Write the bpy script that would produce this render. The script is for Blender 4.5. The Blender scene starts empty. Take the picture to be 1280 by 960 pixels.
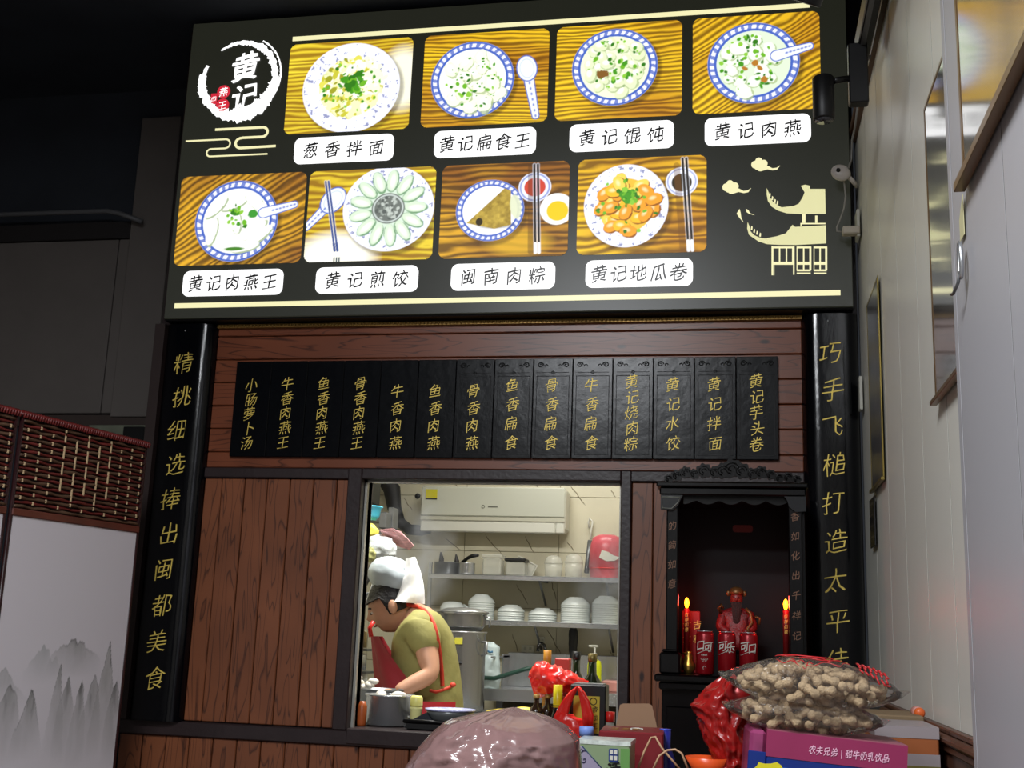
import bpy, bmesh, math, random
import numpy as np
from mathutils import Vector, Matrix, noise as mnoise
PI = math.pi
random.seed(7)
sc = bpy.context.scene
COL = sc.collection

# ------------------------------------------------------------------ camera, light, exposure
FPX = 1468.0
YAW, PIT, ROL = math.radians(-11.33), math.radians(12.07), math.radians(2.07)
CAM = Vector((0, 0, 1.2))
_F = Vector((math.sin(YAW)*math.cos(PIT), math.cos(YAW)*math.cos(PIT), math.sin(PIT)))
_R0 = Vector((math.cos(YAW), -math.sin(YAW), 0)); _U0 = _R0.cross(_F)
_R = _R0*math.cos(ROL) + _U0*math.sin(ROL); _U = -_R0*math.sin(ROL) + _U0*math.cos(ROL)
cd = bpy.data.cameras.new('camera'); cam = bpy.data.objects.new('camera', cd); COL.objects.link(cam)
cd.sensor_width = 36; cd.lens = FPX/1280*36; cd.clip_start = .05; cd.clip_end = 100
cam.matrix_world = Matrix(((_R.x, _U.x, -_F.x, CAM.x), (_R.y, _U.y, -_F.y, CAM.y), (_R.z, _U.z, -_F.z, CAM.z), (0, 0, 0, 1)))
sc.camera = cam
def at(px, py, Y=None, X=None):
    """point of the real plane Y=.. (or X=..) seen at a photograph pixel"""
    d = _F + _R*((px-640)/FPX) - _U*((py-480)/FPX)
    t = (Y-CAM.y)/d.y if Y is not None else (X-CAM.x)/d.x
    return CAM + d*t

w = bpy.data.worlds.new('world'); sc.world = w; w.use_nodes = True
w.node_tree.nodes['Background'].inputs[0].default_value = (.02, .022, .026, 1)
w.node_tree.nodes['Background'].inputs[1].default_value = 1.0
sc.view_settings.view_transform = 'Standard'; sc.view_settings.look = 'None'
sc.view_settings.gamma = 1; sc.view_settings.exposure = 0; sc.view_settings.use_curve_mapping = False

def area(name, loc, size, power, col=(1, 1, 1), rot=(0, 0, 0)):
    l = bpy.data.lights.new(name, 'AREA'); l.shape = 'RECTANGLE'; l.size, l.size_y = size
    l.energy = power; l.color = col
    o = bpy.data.objects.new(name, l); COL.objects.link(o); o.location = loc; o.rotation_euler = rot
    return o
area('ceiling_panel_lamp', (-.95, .3, 3.55), (.9, .25), 135, (.93, .96, 1))
area('ceiling_panel_lamp', (-1.2, -2.0, 3.55), (1.2, .3), 140, (.93, .96, 1))
area('kitchen_tube_lamp', (-1.15, 4.85, 2.66), (1.2, .2), 62, (1, .99, .93))
area('kitchen_tube_lamp', (-.9, 6.6, 2.68), (.9, .2), 12, (1, .98, .9))

# ------------------------------------------------------------------ helpers
def lin(c):
    def f(v):
        v = v/255.0
        return v/12.92 if v <= .04045 else ((v+.055)/1.055)**2.4
    return tuple(f(v) for v in c[:3])
MATS = {}
def mat(name, col=(200, 200, 200), rough=.5, metal=0, bump=0, bscale=40, var=0, vscale=8, alpha=1, trans=0, emis=0, coat=0, spec=.5, ior=1.45, ecol=None, stretch=None):
    if name in MATS: return MATS[name]
    m = bpy.data.materials.new(name); m.use_nodes = True; MATS[name] = m
    nt = m.node_tree; N = nt.nodes; L = nt.links; b = N['Principled BSDF']
    c = lin(col)
    b.inputs['Base Color'].default_value = (*c, 1); b.inputs['Roughness'].default_value = rough
    b.inputs['Metallic'].default_value = metal; b.inputs['Specular IOR Level'].default_value = spec
    b.inputs['IOR'].default_value = ior
    if alpha < 1: b.inputs['Alpha'].default_value = alpha
    if trans: b.inputs['Transmission Weight'].default_value = trans
    if coat: b.inputs['Coat Weight'].default_value = coat; b.inputs['Coat Roughness'].default_value = .12
    if emis:
        b.inputs['Emission Color'].default_value = (*lin(ecol or col), 1); b.inputs['Emission Strength'].default_value = emis
    tc = N.new('ShaderNodeTexCoord'); mp = N.new('ShaderNodeMapping'); L.new(tc.outputs['Object'], mp.inputs[0])
    if stretch: mp.inputs['Scale'].default_value = stretch
    if var:
        n = N.new('ShaderNodeTexNoise'); n.inputs['Scale'].default_value = vscale; n.inputs['Detail'].default_value = 5
        L.new(mp.outputs[0], n.inputs[0])
        r = N.new('ShaderNodeValToRGB'); r.color_ramp.elements[0].position = .3; r.color_ramp.elements[1].position = .7
        r.color_ramp.elements[0].color = (*[v*(1-var) for v in c], 1); r.color_ramp.elements[1].color = (*[min(1, v*(1+var)) for v in c], 1)
        L.new(n.outputs[0], r.inputs[0]); L.new(r.outputs[0], b.inputs['Base Color'])
    if bump:
        n = N.new('ShaderNodeTexNoise'); n.inputs['Scale'].default_value = bscale; n.inputs['Detail'].default_value = 4
        L.new(mp.outputs[0], n.inputs[0])
        bp = N.new('ShaderNodeBump'); bp.inputs['Strength'].default_value = bump; bp.inputs['Distance'].default_value = .01
        L.new(n.outputs[0], bp.inputs['Height']); L.new(bp.outputs[0], b.inputs['Normal'])
    return m

def wood_mat(name, axis, c0, c1, c2, rough=.42, knots=True, scale=1.0):
    """grain runs along axis ('X' or 'Z'); every plank gets its own stretch of grain"""
    m = bpy.data.materials.new(name); m.use_nodes = True; MATS[name] = m
    nt = m.node_tree; N = nt.nodes; L = nt.links; b = N['Principled BSDF']
    tc = N.new('ShaderNodeTexCoord'); oi = N.new('ShaderNodeObjectInfo')
    mul = N.new('ShaderNodeVectorMath'); mul.operation = 'MULTIPLY'; mul.inputs[1].default_value = (17.3, 9.1, 23.7)
    cmb = N.new('ShaderNodeCombineXYZ')
    for i in range(3): L.new(oi.outputs['Random'], cmb.inputs[i])
    L.new(cmb.outputs[0], mul.inputs[0])
    add = N.new('ShaderNodeVectorMath'); L.new(tc.outputs['Object'], add.inputs[0]); L.new(mul.outputs[0], add.inputs[1])
    mp = N.new('ShaderNodeMapping'); L.new(add.outputs[0], mp.inputs[0])
    mp.inputs['Scale'].default_value = (.7, 6, 6) if axis == 'X' else (6, 6, .7)
    n = N.new('ShaderNodeTexNoise'); n.inputs['Scale'].default_value = 2.2*scale; n.inputs['Detail'].default_value = 2; n.inputs['Distortion'].default_value = .3
    L.new(mp.outputs[0], n.inputs[0])
    mt = N.new('ShaderNodeMath'); mt.operation = 'MULTIPLY'; mt.inputs[1].default_value = 11; L.new(n.outputs[0], mt.inputs[0])
    fr = N.new('ShaderNodeMath'); fr.operation = 'FRACT'; L.new(mt.outputs[0], fr.inputs[0])
    r = N.new('ShaderNodeValToRGB'); cr = r.color_ramp
    cr.elements[0].position = 0; cr.elements[0].color = (*lin(c0), 1); cr.elements[1].position = .85; cr.elements[1].color = (*lin(c1), 1)
    e = cr.elements.new(.10); e.color = (*lin(c1), 1); e = cr.elements.new(.97); e.color = (*lin(c2), 1)
    L.new(fr.outputs[0], r.inputs[0])
    n2 = N.new('ShaderNodeTexNoise'); n2.inputs['Scale'].default_value = 3.5; L.new(add.outputs[0], n2.inputs[0])
    mx = N.new('ShaderNodeMix'); mx.data_type = 'RGBA'; mx.blend_type = 'MULTIPLY'; mx.inputs[0].default_value = .55
    r2 = N.new('ShaderNodeValToRGB'); r2.color_ramp.elements[0].position = .3; r2.color_ramp.elements[0].color = (.45, .42, .42, 1); r2.color_ramp.elements[1].position = .7
    L.new(n2.outputs[0], r2.inputs[0]); L.new(r.outputs[0], mx.inputs[6]); L.new(r2.outputs[0], mx.inputs[7])
    out = mx.outputs[2]
    if knots:
        mk = N.new('ShaderNodeMapping'); L.new(add.outputs[0], mk.inputs[0]); mk.inputs['Scale'].default_value = (4, 8, 9) if axis == 'X' else (9, 8, 4)
        v = N.new('ShaderNodeTexVoronoi'); v.inputs['Scale'].default_value = 1.0; L.new(mk.outputs[0], v.inputs[0])
        r3 = N.new('ShaderNodeValToRGB'); r3.color_ramp.elements[0].position = .05; r3.color_ramp.elements[0].color = (.12, .08, .08, 1)
        r3.color_ramp.elements[1].position = .1; r3.color_ramp.elements[1].color = (1, 1, 1, 1)
        L.new(v.outputs['Distance'], r3.inputs[0])
        m2 = N.new('ShaderNodeMix'); m2.data_type = 'RGBA'; m2.blend_type = 'MULTIPLY'; m2.inputs[0].default_value = 1
        L.new(out, m2.inputs[6]); L.new(r3.outputs[0], m2.inputs[7]); out = m2.outputs[2]
    L.new(out, b.inputs['Base Color']); b.inputs['Roughness'].default_value = rough
    bp = N.new('ShaderNodeBump'); bp.inputs['Strength'].default_value = .35; bp.inputs['Distance'].default_value = .002
    L.new(r.outputs[0], bp.inputs['Height']); L.new(bp.outputs[0], b.inputs['Normal'])
    return m

def emis_mat(name, col, strength):
    if name in MATS: return MATS[name]
    m = bpy.data.materials.new(name); m.use_nodes = True; MATS[name] = m
    b = m.node_tree.nodes['Principled BSDF']
    b.inputs['Base Color'].default_value = (.03, .03, .03, 1); b.inputs['Roughness'].default_value = .35
    b.inputs['Emission Color'].default_value = (*lin(col), 1); b.inputs['Emission Strength'].default_value = strength
    return m
def paint_mat(name, emis=0, rough=.5):
    """flat print: colours come from the print's own colour attribute"""
    if name in MATS: return MATS[name]
    m = bpy.data.materials.new(name); m.use_nodes = True; MATS[name] = m
    N = m.node_tree.nodes; L = m.node_tree.links; b = N['Principled BSDF']
    a = N.new('ShaderNodeVertexColor'); a.layer_name = 'print'
    if emis:
        b.inputs['Base Color'].default_value = (.03, .03, .03, 1)
        L.new(a.outputs[0], b.inputs['Emission Color']); b.inputs['Emission Strength'].default_value = emis
    else:
        L.new(a.outputs[0], b.inputs['Base Color'])
    b.inputs['Roughness'].default_value = rough
    return m

WL = {}
def wl(o): return WL.get(o.name, Vector((0, 0, 0)))
def props(o, label=None, cat=None, group=None, kind=None):
    if label: o['label'] = label
    if cat: o['category'] = cat
    if group: o['group'] = group
    if kind: o['kind'] = kind
    return o
def thing(name, label, cat, loc=(0, 0, 0), rz=0, group=None, rx=0, ry=0):
    o = bpy.data.objects.new(name, None); COL.objects.link(o); o.empty_display_size = .05
    o.location = loc; o.rotation_euler = (rx, ry, rz); WL[o.name] = Vector(loc)
    return props(o, label, cat, group)
def link(name, me, m=None, parent=None, loc=None):
    if m is not None:
        me.materials.clear(); me.materials.append(m)
    o = bpy.data.objects.new(name, me); COL.objects.link(o)
    if parent is not None: o.parent = parent
    if loc is not None: o.location = loc
    WL[o.name] = (wl(parent) if parent is not None else Vector((0, 0, 0))) + (Vector(loc) if loc is not None else Vector((0, 0, 0)))
    return o
def dup(o, loc, parent=None, label=None, rz=None):
    c = o.copy(); COL.objects.link(c); c.location = loc
    if rz is not None: c.rotation_euler.z = rz
    if label: c['label'] = label
    c.parent = parent
    def rec(a, b):
        for ch in list(a.children):
            d = ch.copy(); COL.objects.link(d); d.parent = b; rec(ch, d)
    rec(o, c)
    return c

class MB:
    def __init__(s): s.v = []; s.f = []; s.sm = []
    def add(s, vs, fs, smooth=False, M=None):
        k = len(s.v)
        s.v += [tuple(M @ Vector(v)) if M is not None else tuple(v) for v in vs]
        s.f += [tuple(i+k for i in f) for f in fs]; s.sm += [smooth]*len(fs); return s
    def box(s, a, b, M=None, bev=0):
        x0, y0, z0 = [min(a[i], b[i]) for i in range(3)]; x1, y1, z1 = [max(a[i], b[i]) for i in range(3)]
        if bev:
            q = min(bev, (x1-x0)*.45, (y1-y0)*.45, (z1-z0)*.45)
            vs = []; idx = {}
            for cx, (xa, sx) in enumerate(((x0, 1), (x1, -1))):
                for cy, (ya, sy) in enumerate(((y0, 1), (y1, -1))):
                    for cz, (za, sz) in enumerate(((z0, 1), (z1, -1))):
                        for ax, p in enumerate(((xa, ya+sy*q, za+sz*q), (xa+sx*q, ya, za+sz*q), (xa+sx*q, ya+sy*q, za))):
                            idx[cx, cy, cz, ax] = len(vs); vs.append(p)
            bm = bmesh.new(); bv = [bm.verts.new(p) for p in vs]; r = bmesh.ops.convex_hull(bm, input=bv)
            bm.verts.index_update(); s.add([v.co[:] for v in bm.verts], [[v.index for v in f.verts] for f in bm.faces], False, M); bm.free(); return s
        vs = [(x0, y0, z0), (x1, y0, z0), (x1, y1, z0), (x0, y1, z0), (x0, y0, z1), (x1, y0, z1), (x1, y1, z1), (x0, y1, z1)]
        return s.add(vs, [(0, 3, 2, 1), (4, 5, 6, 7), (0, 1, 5, 4), (1, 2, 6, 5), (2, 3, 7, 6), (3, 0, 4, 7)], False, M)
    def lathe(s, prof, c=(0, 0, 0), n=24, M=None, smooth=True, sx=1, sy=1):
        vs = []; fs = []; m = len(prof)
        for i in range(n):
            a = 2*PI*i/n
            for r, z in prof: vs.append((c[0]+r*math.cos(a)*sx, c[1]+r*math.sin(a)*sy, c[2]+z))
        for i in range(n):
            j = (i+1) % n
            for k in range(m-1): fs.append((i*m+k, j*m+k, j*m+k+1, i*m+k+1))
        if prof[0][0] > 1e-6: fs.append(tuple(i*m for i in range(n))[::-1])
        if prof[-1][0] > 1e-6: fs.append(tuple(i*m+m-1 for i in range(n)))
        return s.add(vs, fs, smooth, M)
    def tube(s, pts, r, n=8, closed=False, M=None):
        pts = [Vector(p) for p in pts]; m = len(pts); vs = []; fs = []
        rr = r if isinstance(r, (list, tuple)) else [r]*m
        up = None
        for i, p in enumerate(pts):
            if closed: t = pts[(i+1) % m]-pts[i-1]
            else: t = pts[min(i+1, m-1)]-pts[max(i-1, 0)]
            t.normalize()
            if up is None: up = t.orthogonal().normalized()
            up = (up - t*up.dot(t)); up = up.normalized() if up.length > 1e-6 else t.orthogonal().normalized()
            sd = t.cross(up)
            for k in range(n):
                a = 2*PI*k/n; vs.append(p+(up*math.cos(a)+sd*math.sin(a))*rr[i])
        for i in range(m if closed else m-1):
            j = (i+1) % m
            for k in range(n): fs.append((i*n+k, i*n+(k+1) % n, j*n+(k+1) % n, j*n+k))
        if not closed: fs.append(tuple(range(n))[::-1]); fs.append(tuple((m-1)*n+k for k in range(n)))
        return s.add(vs, fs, True, M)
    def poly(s, pts, y0, y1, M=None):
        """outline in the XZ plane given depth from y0 (front) to y1"""
        n = len(pts); vs = [(x, y0, z) for x, z in pts]+[(x, y1, z) for x, z in pts]
        return s.add(vs, [tuple(range(n)), tuple(range(2*n-1, n-1, -1))]+[(i, i+n, (i+1) % n+n, (i+1) % n) for i in range(n)], False, M)
    def ball(s, c, r, nu=16, nv=10, M=None):
        rx, ry, rz = r if isinstance(r, (tuple, list)) else (r, r, r)
        vs = [(c[0], c[1], c[2]-rz)]; fs = []
        for j in range(1, nv):
            t = PI*j/nv
            for i in range(nu):
                a = 2*PI*i/nu; vs.append((c[0]+rx*math.sin(t)*math.cos(a), c[1]+ry*math.sin(t)*math.sin(a), c[2]-rz*math.cos(t)))
        vs.append((c[0], c[1], c[2]+rz)); T = len(vs)-1
        for i in range(nu):
            fs.append((0, 1+(i+1) % nu, 1+i)); fs.append((T, T-nu+i, T-nu+(i+1) % nu))
            for j in range(nv-2):
                a = 1+j*nu+i; b = 1+j*nu+(i+1) % nu; fs.append((a, b, b+nu, a+nu))
        return s.add(vs, fs, True, M)
    def grid(s, fn, nu, nv, smooth=True, wrap=False):
        vs = [fn(i/nu, j/nv) for j in range(nv+1) for i in range(nu+(0 if wrap else 1))]; W = nu+(0 if wrap else 1); fs = []
        for j in range(nv):
            for i in range(nu):
                i2 = (i+1) % W if wrap else i+1
                fs.append((j*W+i, j*W+i2, (j+1)*W+i2, (j+1)*W+i))
        return s.add(vs, fs, smooth)
    def mesh(s, name, off=Vector((0, 0, 0)), merge=False, fix=False):
        me = bpy.data.meshes.new(name)
        me.from_pydata([(v[0]-off[0], v[1]-off[1], v[2]-off[2]) for v in s.v], [], s.f)
        me.polygons.foreach_set('use_smooth', s.sm)
        if fix or merge:
            bm = bmesh.new(); bm.from_mesh(me)
            if merge: bmesh.ops.remove_doubles(bm, verts=bm.verts, dist=1e-5)
            bmesh.ops.recalc_face_normals(bm, faces=bm.faces); bm.to_mesh(me); bm.free()
        me.update(); return me
    def build(s, name, m, parent=None, world=False, fix=True, label=None):
        """world=True: vertices are world coordinates, the parent is not turned"""
        if parent is None:   # origin at the base of the thing
            xs = [v[0] for v in s.v]; ys = [v[1] for v in s.v]; zs = [v[2] for v in s.v]
            off = Vector(((min(xs)+max(xs))/2, (min(ys)+max(ys))/2, min(zs)))
            o = link(name, s.mesh(name, off, fix=fix), m, None, off)
        else:
            o = link(name, s.mesh(name, wl(parent) if world else Vector((0, 0, 0)), fix=fix), m, parent)
        if label: o['label'] = label
        return o

_gl = {}
def glyph(ch, off=0.0):
    """one character as a mesh in the XZ plane, centred, about 1 high, thin, slightly brush-slanted"""
    k = (ch, off)
    if k in _gl: return _gl[k]
    c = bpy.data.curves.new('t', 'FONT'); c.body = ch; c.size = 1; c.resolution_u = 2; c.offset = off; c.extrude = .012
    o = bpy.data.objects.new('t', c); COL.objects.link(o)
    dg = bpy.context.evaluated_depsgraph_get(); me = bpy.data.meshes.new_from_object(o.evaluated_get(dg))
    bpy.data.objects.remove(o); n = len(me.vertices); a = np.empty(n*3); me.vertices.foreach_get('co', a); a = a.reshape(-1, 3)
    cx = .5 if ord(ch[0]) > 255 or len(ch) > 1 and False else (a[:, 0].min()+a[:, 0].max())/2
    if len(ch) > 1: cx = (a[:, 0].min()+a[:, 0].max())/2
    x = a[:, 0]-cx; y = a[:, 1]-.38; z = a[:, 2].copy()
    if ord(ch[0]) > 255:   # brush manner: strokes rise to the right, body leans and swells
        y = y + .10*x + .035*np.sin(5*x+2*y); x = x*.92 + .06*y + .03*np.sin(6*y+x*3)
    b = np.stack([x, -z, y], 1); me.vertices.foreach_set('co', b.ravel()); me.update(); me.name = 'character'
    _gl[k] = me; return me
def char(ch, loc, size, m, parent, off=0.0, rot=None, sx=1, name='character'):
    me = glyph(ch, off)
    key = (ch, off, m.name)
    if key not in _gl:
        me = me.copy(); me.materials.clear(); me.materials.append(m); _gl[key] = me
    me = _gl[key]
    o = bpy.data.objects.new(name, me); COL.objects.link(o); o.parent = parent
    o.location = Vector(loc)-(wl(parent) if parent is not None and rot is None else Vector((0, 0, 0)))
    o.scale = (size*sx, min(size, .1), size)
    if rot is not None: o.rotation_euler = rot
    return o

def skin(name, nodes, edges, m, parent, sub=2, off=None, squash=None):
    me = bpy.data.meshes.new(name); me.from_pydata([Vector(p)-(off or Vector()) for p, r in nodes], edges, [])
    o = bpy.data.objects.new(name, me); COL.objects.link(o)
    o.modifiers.new('s', 'SKIN'); sv = me.skin_vertices[0].data
    for i, (p, r) in enumerate(nodes): sv[i].radius = (r, r) if not isinstance(r, tuple) else r
    sv[0].use_root = True
    s2 = o.modifiers.new('u', 'SUBSURF'); s2.levels = sub
    dg = bpy.context.evaluated_depsgraph_get(); nm = bpy.data.meshes.new_from_object(o.evaluated_get(dg)); bpy.data.objects.remove(o)
    nm.name = name; nm.polygons.foreach_set('use_smooth', [True]*len(nm.polygons))
    return link(name, nm, m, parent)
def tobj(b, name, label, cat, m, group=None, kind=None):
    """a thing that is a single mesh, built in world coordinates"""
    return props(b.build(name, m), label, cat, group, kind)
def struct(b, name, m, parent=None):
    o = b.build(name, m, parent, world=True)
    if parent is None: o['kind'] = 'structure'
    return o
def nz(p, s, seed=0): return mnoise.noise(Vector(p)*s+Vector((seed*7.1, seed*3.3, seed*5.7)))
def bag_mesh(rings, seed=1, amp=.006, sc_=30, n=40, sub=6):
    """crumpled bag: rings = (cx, cy, z, rx, ry) from bottom to top"""
    R = []
    for i in range(len(rings)-1):
        for k in range(sub):
            t = k/sub; t2 = t*t*(3-2*t); R.append([rings[i][q]*(1-t2)+rings[i+1][q]*t2 if q != 2 else rings[i][2]*(1-t)+rings[i+1][2]*t for q in range(5)])
    R.append(list(rings[-1])); b = MB(); m = len(R); vs = []; fs = []
    for cx, cy, z, rx, ry in R:
        for i in range(n):
            a = 2*PI*i/n; p = Vector((cx+rx*math.cos(a), cy+ry*math.sin(a), z))
            d = Vector((math.cos(a), math.sin(a), 0)); q = Vector((p.x, p.y, p.z*.6))
            rd = 1-abs(nz(q, sc_, seed))*2.2; rd2 = 1-abs(nz(q, sc_*2.3, seed+5))*2.2
            k = min(1, (rx+ry)*8); p += d*(amp*rd+amp*.5*rd2-amp)*k; p.z += amp*.6*nz(q, sc_, seed+9)
            vs.append(p)
    for j in range(m-1):
        for i in range(n): fs.append((j*n+i, j*n+(i+1) % n, (j+1)*n+(i+1) % n, (j+1)*n+i))
    fs.append(tuple(range(n))[::-1]); fs.append(tuple((m-1)*n+i for i in range(n)))
    return b.add(vs, fs, True)

# ------------------------------------------------------------------ materials
M_wv = wood_mat('brown_wood_upright', 'Z', (66, 34, 18), (132, 76, 46), (98, 52, 30))
M_wh = wood_mat('brown_wood_level', 'X', (66, 34, 20), (132, 72, 46), (98, 50, 32), rough=.34)
M_dark = mat('dark_frame', (44, 33, 34), .4, bump=.1, bscale=60, var=.15)
M_black = mat('black_lacquer', (9, 10, 13), .22, bump=.06, bscale=14, coat=.3)
M_pillar = mat('black_board', (4, 5, 9), .15, bump=.12, bscale=22, stretch=(1, 1, .4))
M_gold = mat('gold_paint', (250, 212, 104), .45, metal=.25, var=.2, vscale=30)
M_goldm = mat('gold_metal', (190, 150, 70), .3, metal=.9)
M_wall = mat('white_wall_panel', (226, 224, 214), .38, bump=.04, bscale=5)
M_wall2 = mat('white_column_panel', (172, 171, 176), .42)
M_joint = mat('panel_joint', (96, 94, 90), .8)
M_grey = mat('grey_wall', (96, 90, 86), .6, var=.05)
M_ceil = mat('black_ceiling', (40, 44, 52), .8, var=.2, vscale=3)
M_tile = mat('cream_tile', (200, 194, 170), .3, var=.10, vscale=2.5)
M_vein = mat('tile_vein', (120, 108, 84), .5)
M_steel = mat('stainless_steel', (186, 188, 190), .26, metal=.75, bump=.03, bscale=8)
M_steeld = mat('dull_steel', (120, 122, 124), .4, metal=.7)
M_white = mat('white_plastic', (200, 199, 188), .35)
M_ceram = mat('white_ceramic', (226, 232, 230), .2)
def film_mat(name, body, amt):
    m = bpy.data.materials.new(name); m.use_nodes = True; MATS[name] = m; nt = m.node_tree; N = nt.nodes; L = nt.links; N.clear()
    out = N.new('ShaderNodeOutputMaterial'); tr = N.new('ShaderNodeBsdfTransparent'); gl = N.new('ShaderNodeBsdfGlossy'); gl.inputs['Roughness'].default_value = .13
    df = N.new('ShaderNodeBsdfTranslucent'); df.inputs[0].default_value = (*lin(body), 1); d2 = N.new('ShaderNodeBsdfDiffuse'); d2.inputs[0].default_value = (*lin(body), 1)
    m0 = N.new('ShaderNodeMixShader'); m0.inputs[0].default_value = .5; L.new(df.outputs[0], m0.inputs[1]); L.new(d2.outputs[0], m0.inputs[2])
    m1 = N.new('ShaderNodeMixShader'); m1.inputs[0].default_value = amt; L.new(tr.outputs[0], m1.inputs[1]); L.new(m0.outputs[0], m1.inputs[2])
    fr = N.new('ShaderNodeFresnel'); fr.inputs[0].default_value = 1.22; m2 = N.new('ShaderNodeMixShader'); L.new(fr.outputs[0], m2.inputs[0]); L.new(m1.outputs[0], m2.inputs[1]); L.new(gl.outputs[0], m2.inputs[2]); L.new(m2.outputs[0], out.inputs[0])
    tc = N.new('ShaderNodeTexCoord'); n = N.new('ShaderNodeTexNoise'); n.inputs['Scale'].default_value = 26; n.inputs['Detail'].default_value = 3; n.inputs['Distortion'].default_value = 1.5; L.new(tc.outputs['Object'], n.inputs[0])
    bp = N.new('ShaderNodeBump'); bp.inputs['Strength'].default_value = 1; bp.inputs['Distance'].default_value = .012; L.new(n.outputs[0], bp.inputs['Height']); L.new(bp.outputs[0], gl.inputs['Normal'])
    return m
M_film = film_mat('clear_film', (230, 216, 206), .08)
M_red = mat('red_plastic', (196, 38, 32), .3, bump=.3, bscale=30)
M_blk = mat('black_plastic', (14, 14, 15), .4)

# ------------------------------------------------------------------ setting: dining room
XW = .417; YF = 4.30
struct(MB().box((-5.5, -4, -.1), (XW+.2, YF, 0)), 'floor', mat('floor_tiles', (110, 104, 98), .3, var=.1))
struct(MB().box((-5.5, -4, 3.72), (XW+.6, 5.2, 3.85)), 'ceiling', M_ceil)
struct(MB().box((-5.6, -4, 0), (-5.5, 5.2, 3.72)), 'wall_left', M_grey)
struct(MB().box((-5.5, -4.1, 0), (XW+.2, -4, 3.72)), 'wall_rear', mat('rear_wall', (150, 146, 140), .7))
# front wall: backing around the serving hatch, with its boards as pieces
wf = struct(MB().box((-2.345, YF+.02, 0), (-1.431, YF+.12, 3.72)).box((-.437, YF+.02, 0), (XW, YF+.12, 3.72))
            .box((-1.431, YF+.02, 0), (-.437, YF+.12, .83)).box((-1.431, YF+.02, 1.766), (-.437, YF+.12, 3.72)), 'wall_front', M_dark)
def plank(x0, x1, z0, z1, m):
    d = random.uniform(0, .003)
    MB().box((x0+.0015, YF+d, z0+.0015), (x1-.0015, YF+.02, z1-.0015), bev=.003).build('plank', m, wf, world=True)
zs = [1.807, 1.870, 1.964, 2.057, 2.151, 2.245, 2.341, 2.385]
for a, b_ in zip(zs, zs[1:]): plank(-2.085, .218, a, b_, M_wh)
xs = [-2.085, -2.012, -1.916, -1.821, -1.727, -1.631, -1.537, -1.487]
for a, b_ in zip(xs, xs[1:]): plank(a, b_, .84, 1.766, M_wv)
xs = [-.399, -.32, -.225, -.13, -.035, .06, .155, .218]
for a, b_ in zip(xs, xs[1:]): plank(a, b_, .84, 1.766, M_wv)
x = -2.34
while x < XW-.02:
    plank(x, min(x+.0955, XW), .0, .784, M_wv); x += .0955
struct(MB().box((-2.085, YF-.012, 1.766), (.218, YF+.01, 1.807), bev=.004), 'trim_1', M_dark)
struct(MB().box((-2.345, YF-.014, .784), (XW, YF+.015, .838), bev=.004), 'trim_2', M_dark)
struct(MB().box((-2.345, YF-.035, .838), (-2.302, YF+.02, 2.39)), 'trim_3', mat('dark_brown_strip', (46, 34, 32), .5))
tb = MB().box((-2.08, YF-.02, 2.372), (.218, YF+.0, 2.386))
for i in range(150):
    tb.ball((-2.07+i*.0152, YF-.022, 2.379), .0058, 6, 4)
struct(tb, 'trim_4', mat('gold_beading', (150, 118, 60), .4, metal=.5))
# serving hatch
win = bpy.data.objects.new('window_1', None); COL.objects.link(win); win.location = (-.934, YF, .838); win['kind'] = 'structure'; WL['window_1'] = Vector(win.location)
MB().box((-1.487, YF-.02, .838), (-1.431, YF+.13, 1.807), bev=.004).build('window_jamb', M_dark, win, world=True)
MB().box((-.437, YF-.02, .838), (-.399, YF+.13, 1.807), bev=.004).build('window_jamb', M_dark, win, world=True)
MB().box((-1.431, YF-.02, 1.766), (-.437, YF+.13, 1.807), bev=.004).build('window_head', M_dark, win, world=True)
MB().box((-1.431, YF-.02, .79), (-.437, YF+.16, .846), bev=.004).build('window_sill', M_dark, win, world=True)
MB().box((-1.431, YF+.03, 1.758), (-.437, YF+.05, 1.766)).box((-1.431, YF+.03, .846), (-1.422, YF+.05, 1.766)).box((-.446, YF+.03, .846), (-.437, YF+.05, 1.766)).build('edge_strip', mat('pale_edge', (170, 168, 160), .35, metal=.3), win, world=True)

# right wall: narrow panels, dado rail and lower boards, white column nearer the camera
wr = struct(MB().box((XW+.006, -4, 0), (XW+.2, YF+.02, 3.10)), 'wall_right', M_joint)
y = YF
while y > 2.24:
    y2 = max(y-.35, 2.24)
    MB().box((XW+.0055, y2+.003, 1.045), (XW+.0062, y-.003, 3.08), bev=0).build('wall_panel', M_wall, wr, world=True); y = y2
struct(MB().box((XW-.018, 2.24, 1.0), (XW+.006, 3.72, 1.016), bev=.003).box((XW-.026, 2.24, 1.016), (XW+.006, 3.72, 1.034), bev=.006).box((XW-.014, 2.24, 1.034), (XW+.006, 3.72, 1.045), bev=.003).box((XW-.012, 2.24, .97), (XW+.006, 3.72, 1.0)), 'trim_5', wood_mat('dado_wood', 'Z', (40, 24, 18), (96, 62, 46), (70, 42, 32)))
y = 3.72
while y > 2.24:
    y2 = max(y-.19, 2.24)
    MB().box((XW-.006, y2+.003, 0), (XW+.006, y-.003, .97), bev=.003).build('wainscot_board', M_wv, wr, world=True); y = y2
struct(MB().box((XW-.02, -4, 3.065), (XW+.02, YF-.05, 3.085), bev=.004).box((XW-.01, -4, 3.04), (XW+.01, YF-.05, 3.065)), 'trim_6', mat('brown_cornice', (88, 58, 36), .4))
XC = XW-.03
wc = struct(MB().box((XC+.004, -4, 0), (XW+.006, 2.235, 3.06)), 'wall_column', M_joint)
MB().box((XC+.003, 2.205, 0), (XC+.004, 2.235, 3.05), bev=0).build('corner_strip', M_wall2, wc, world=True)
y = 2.2
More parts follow.
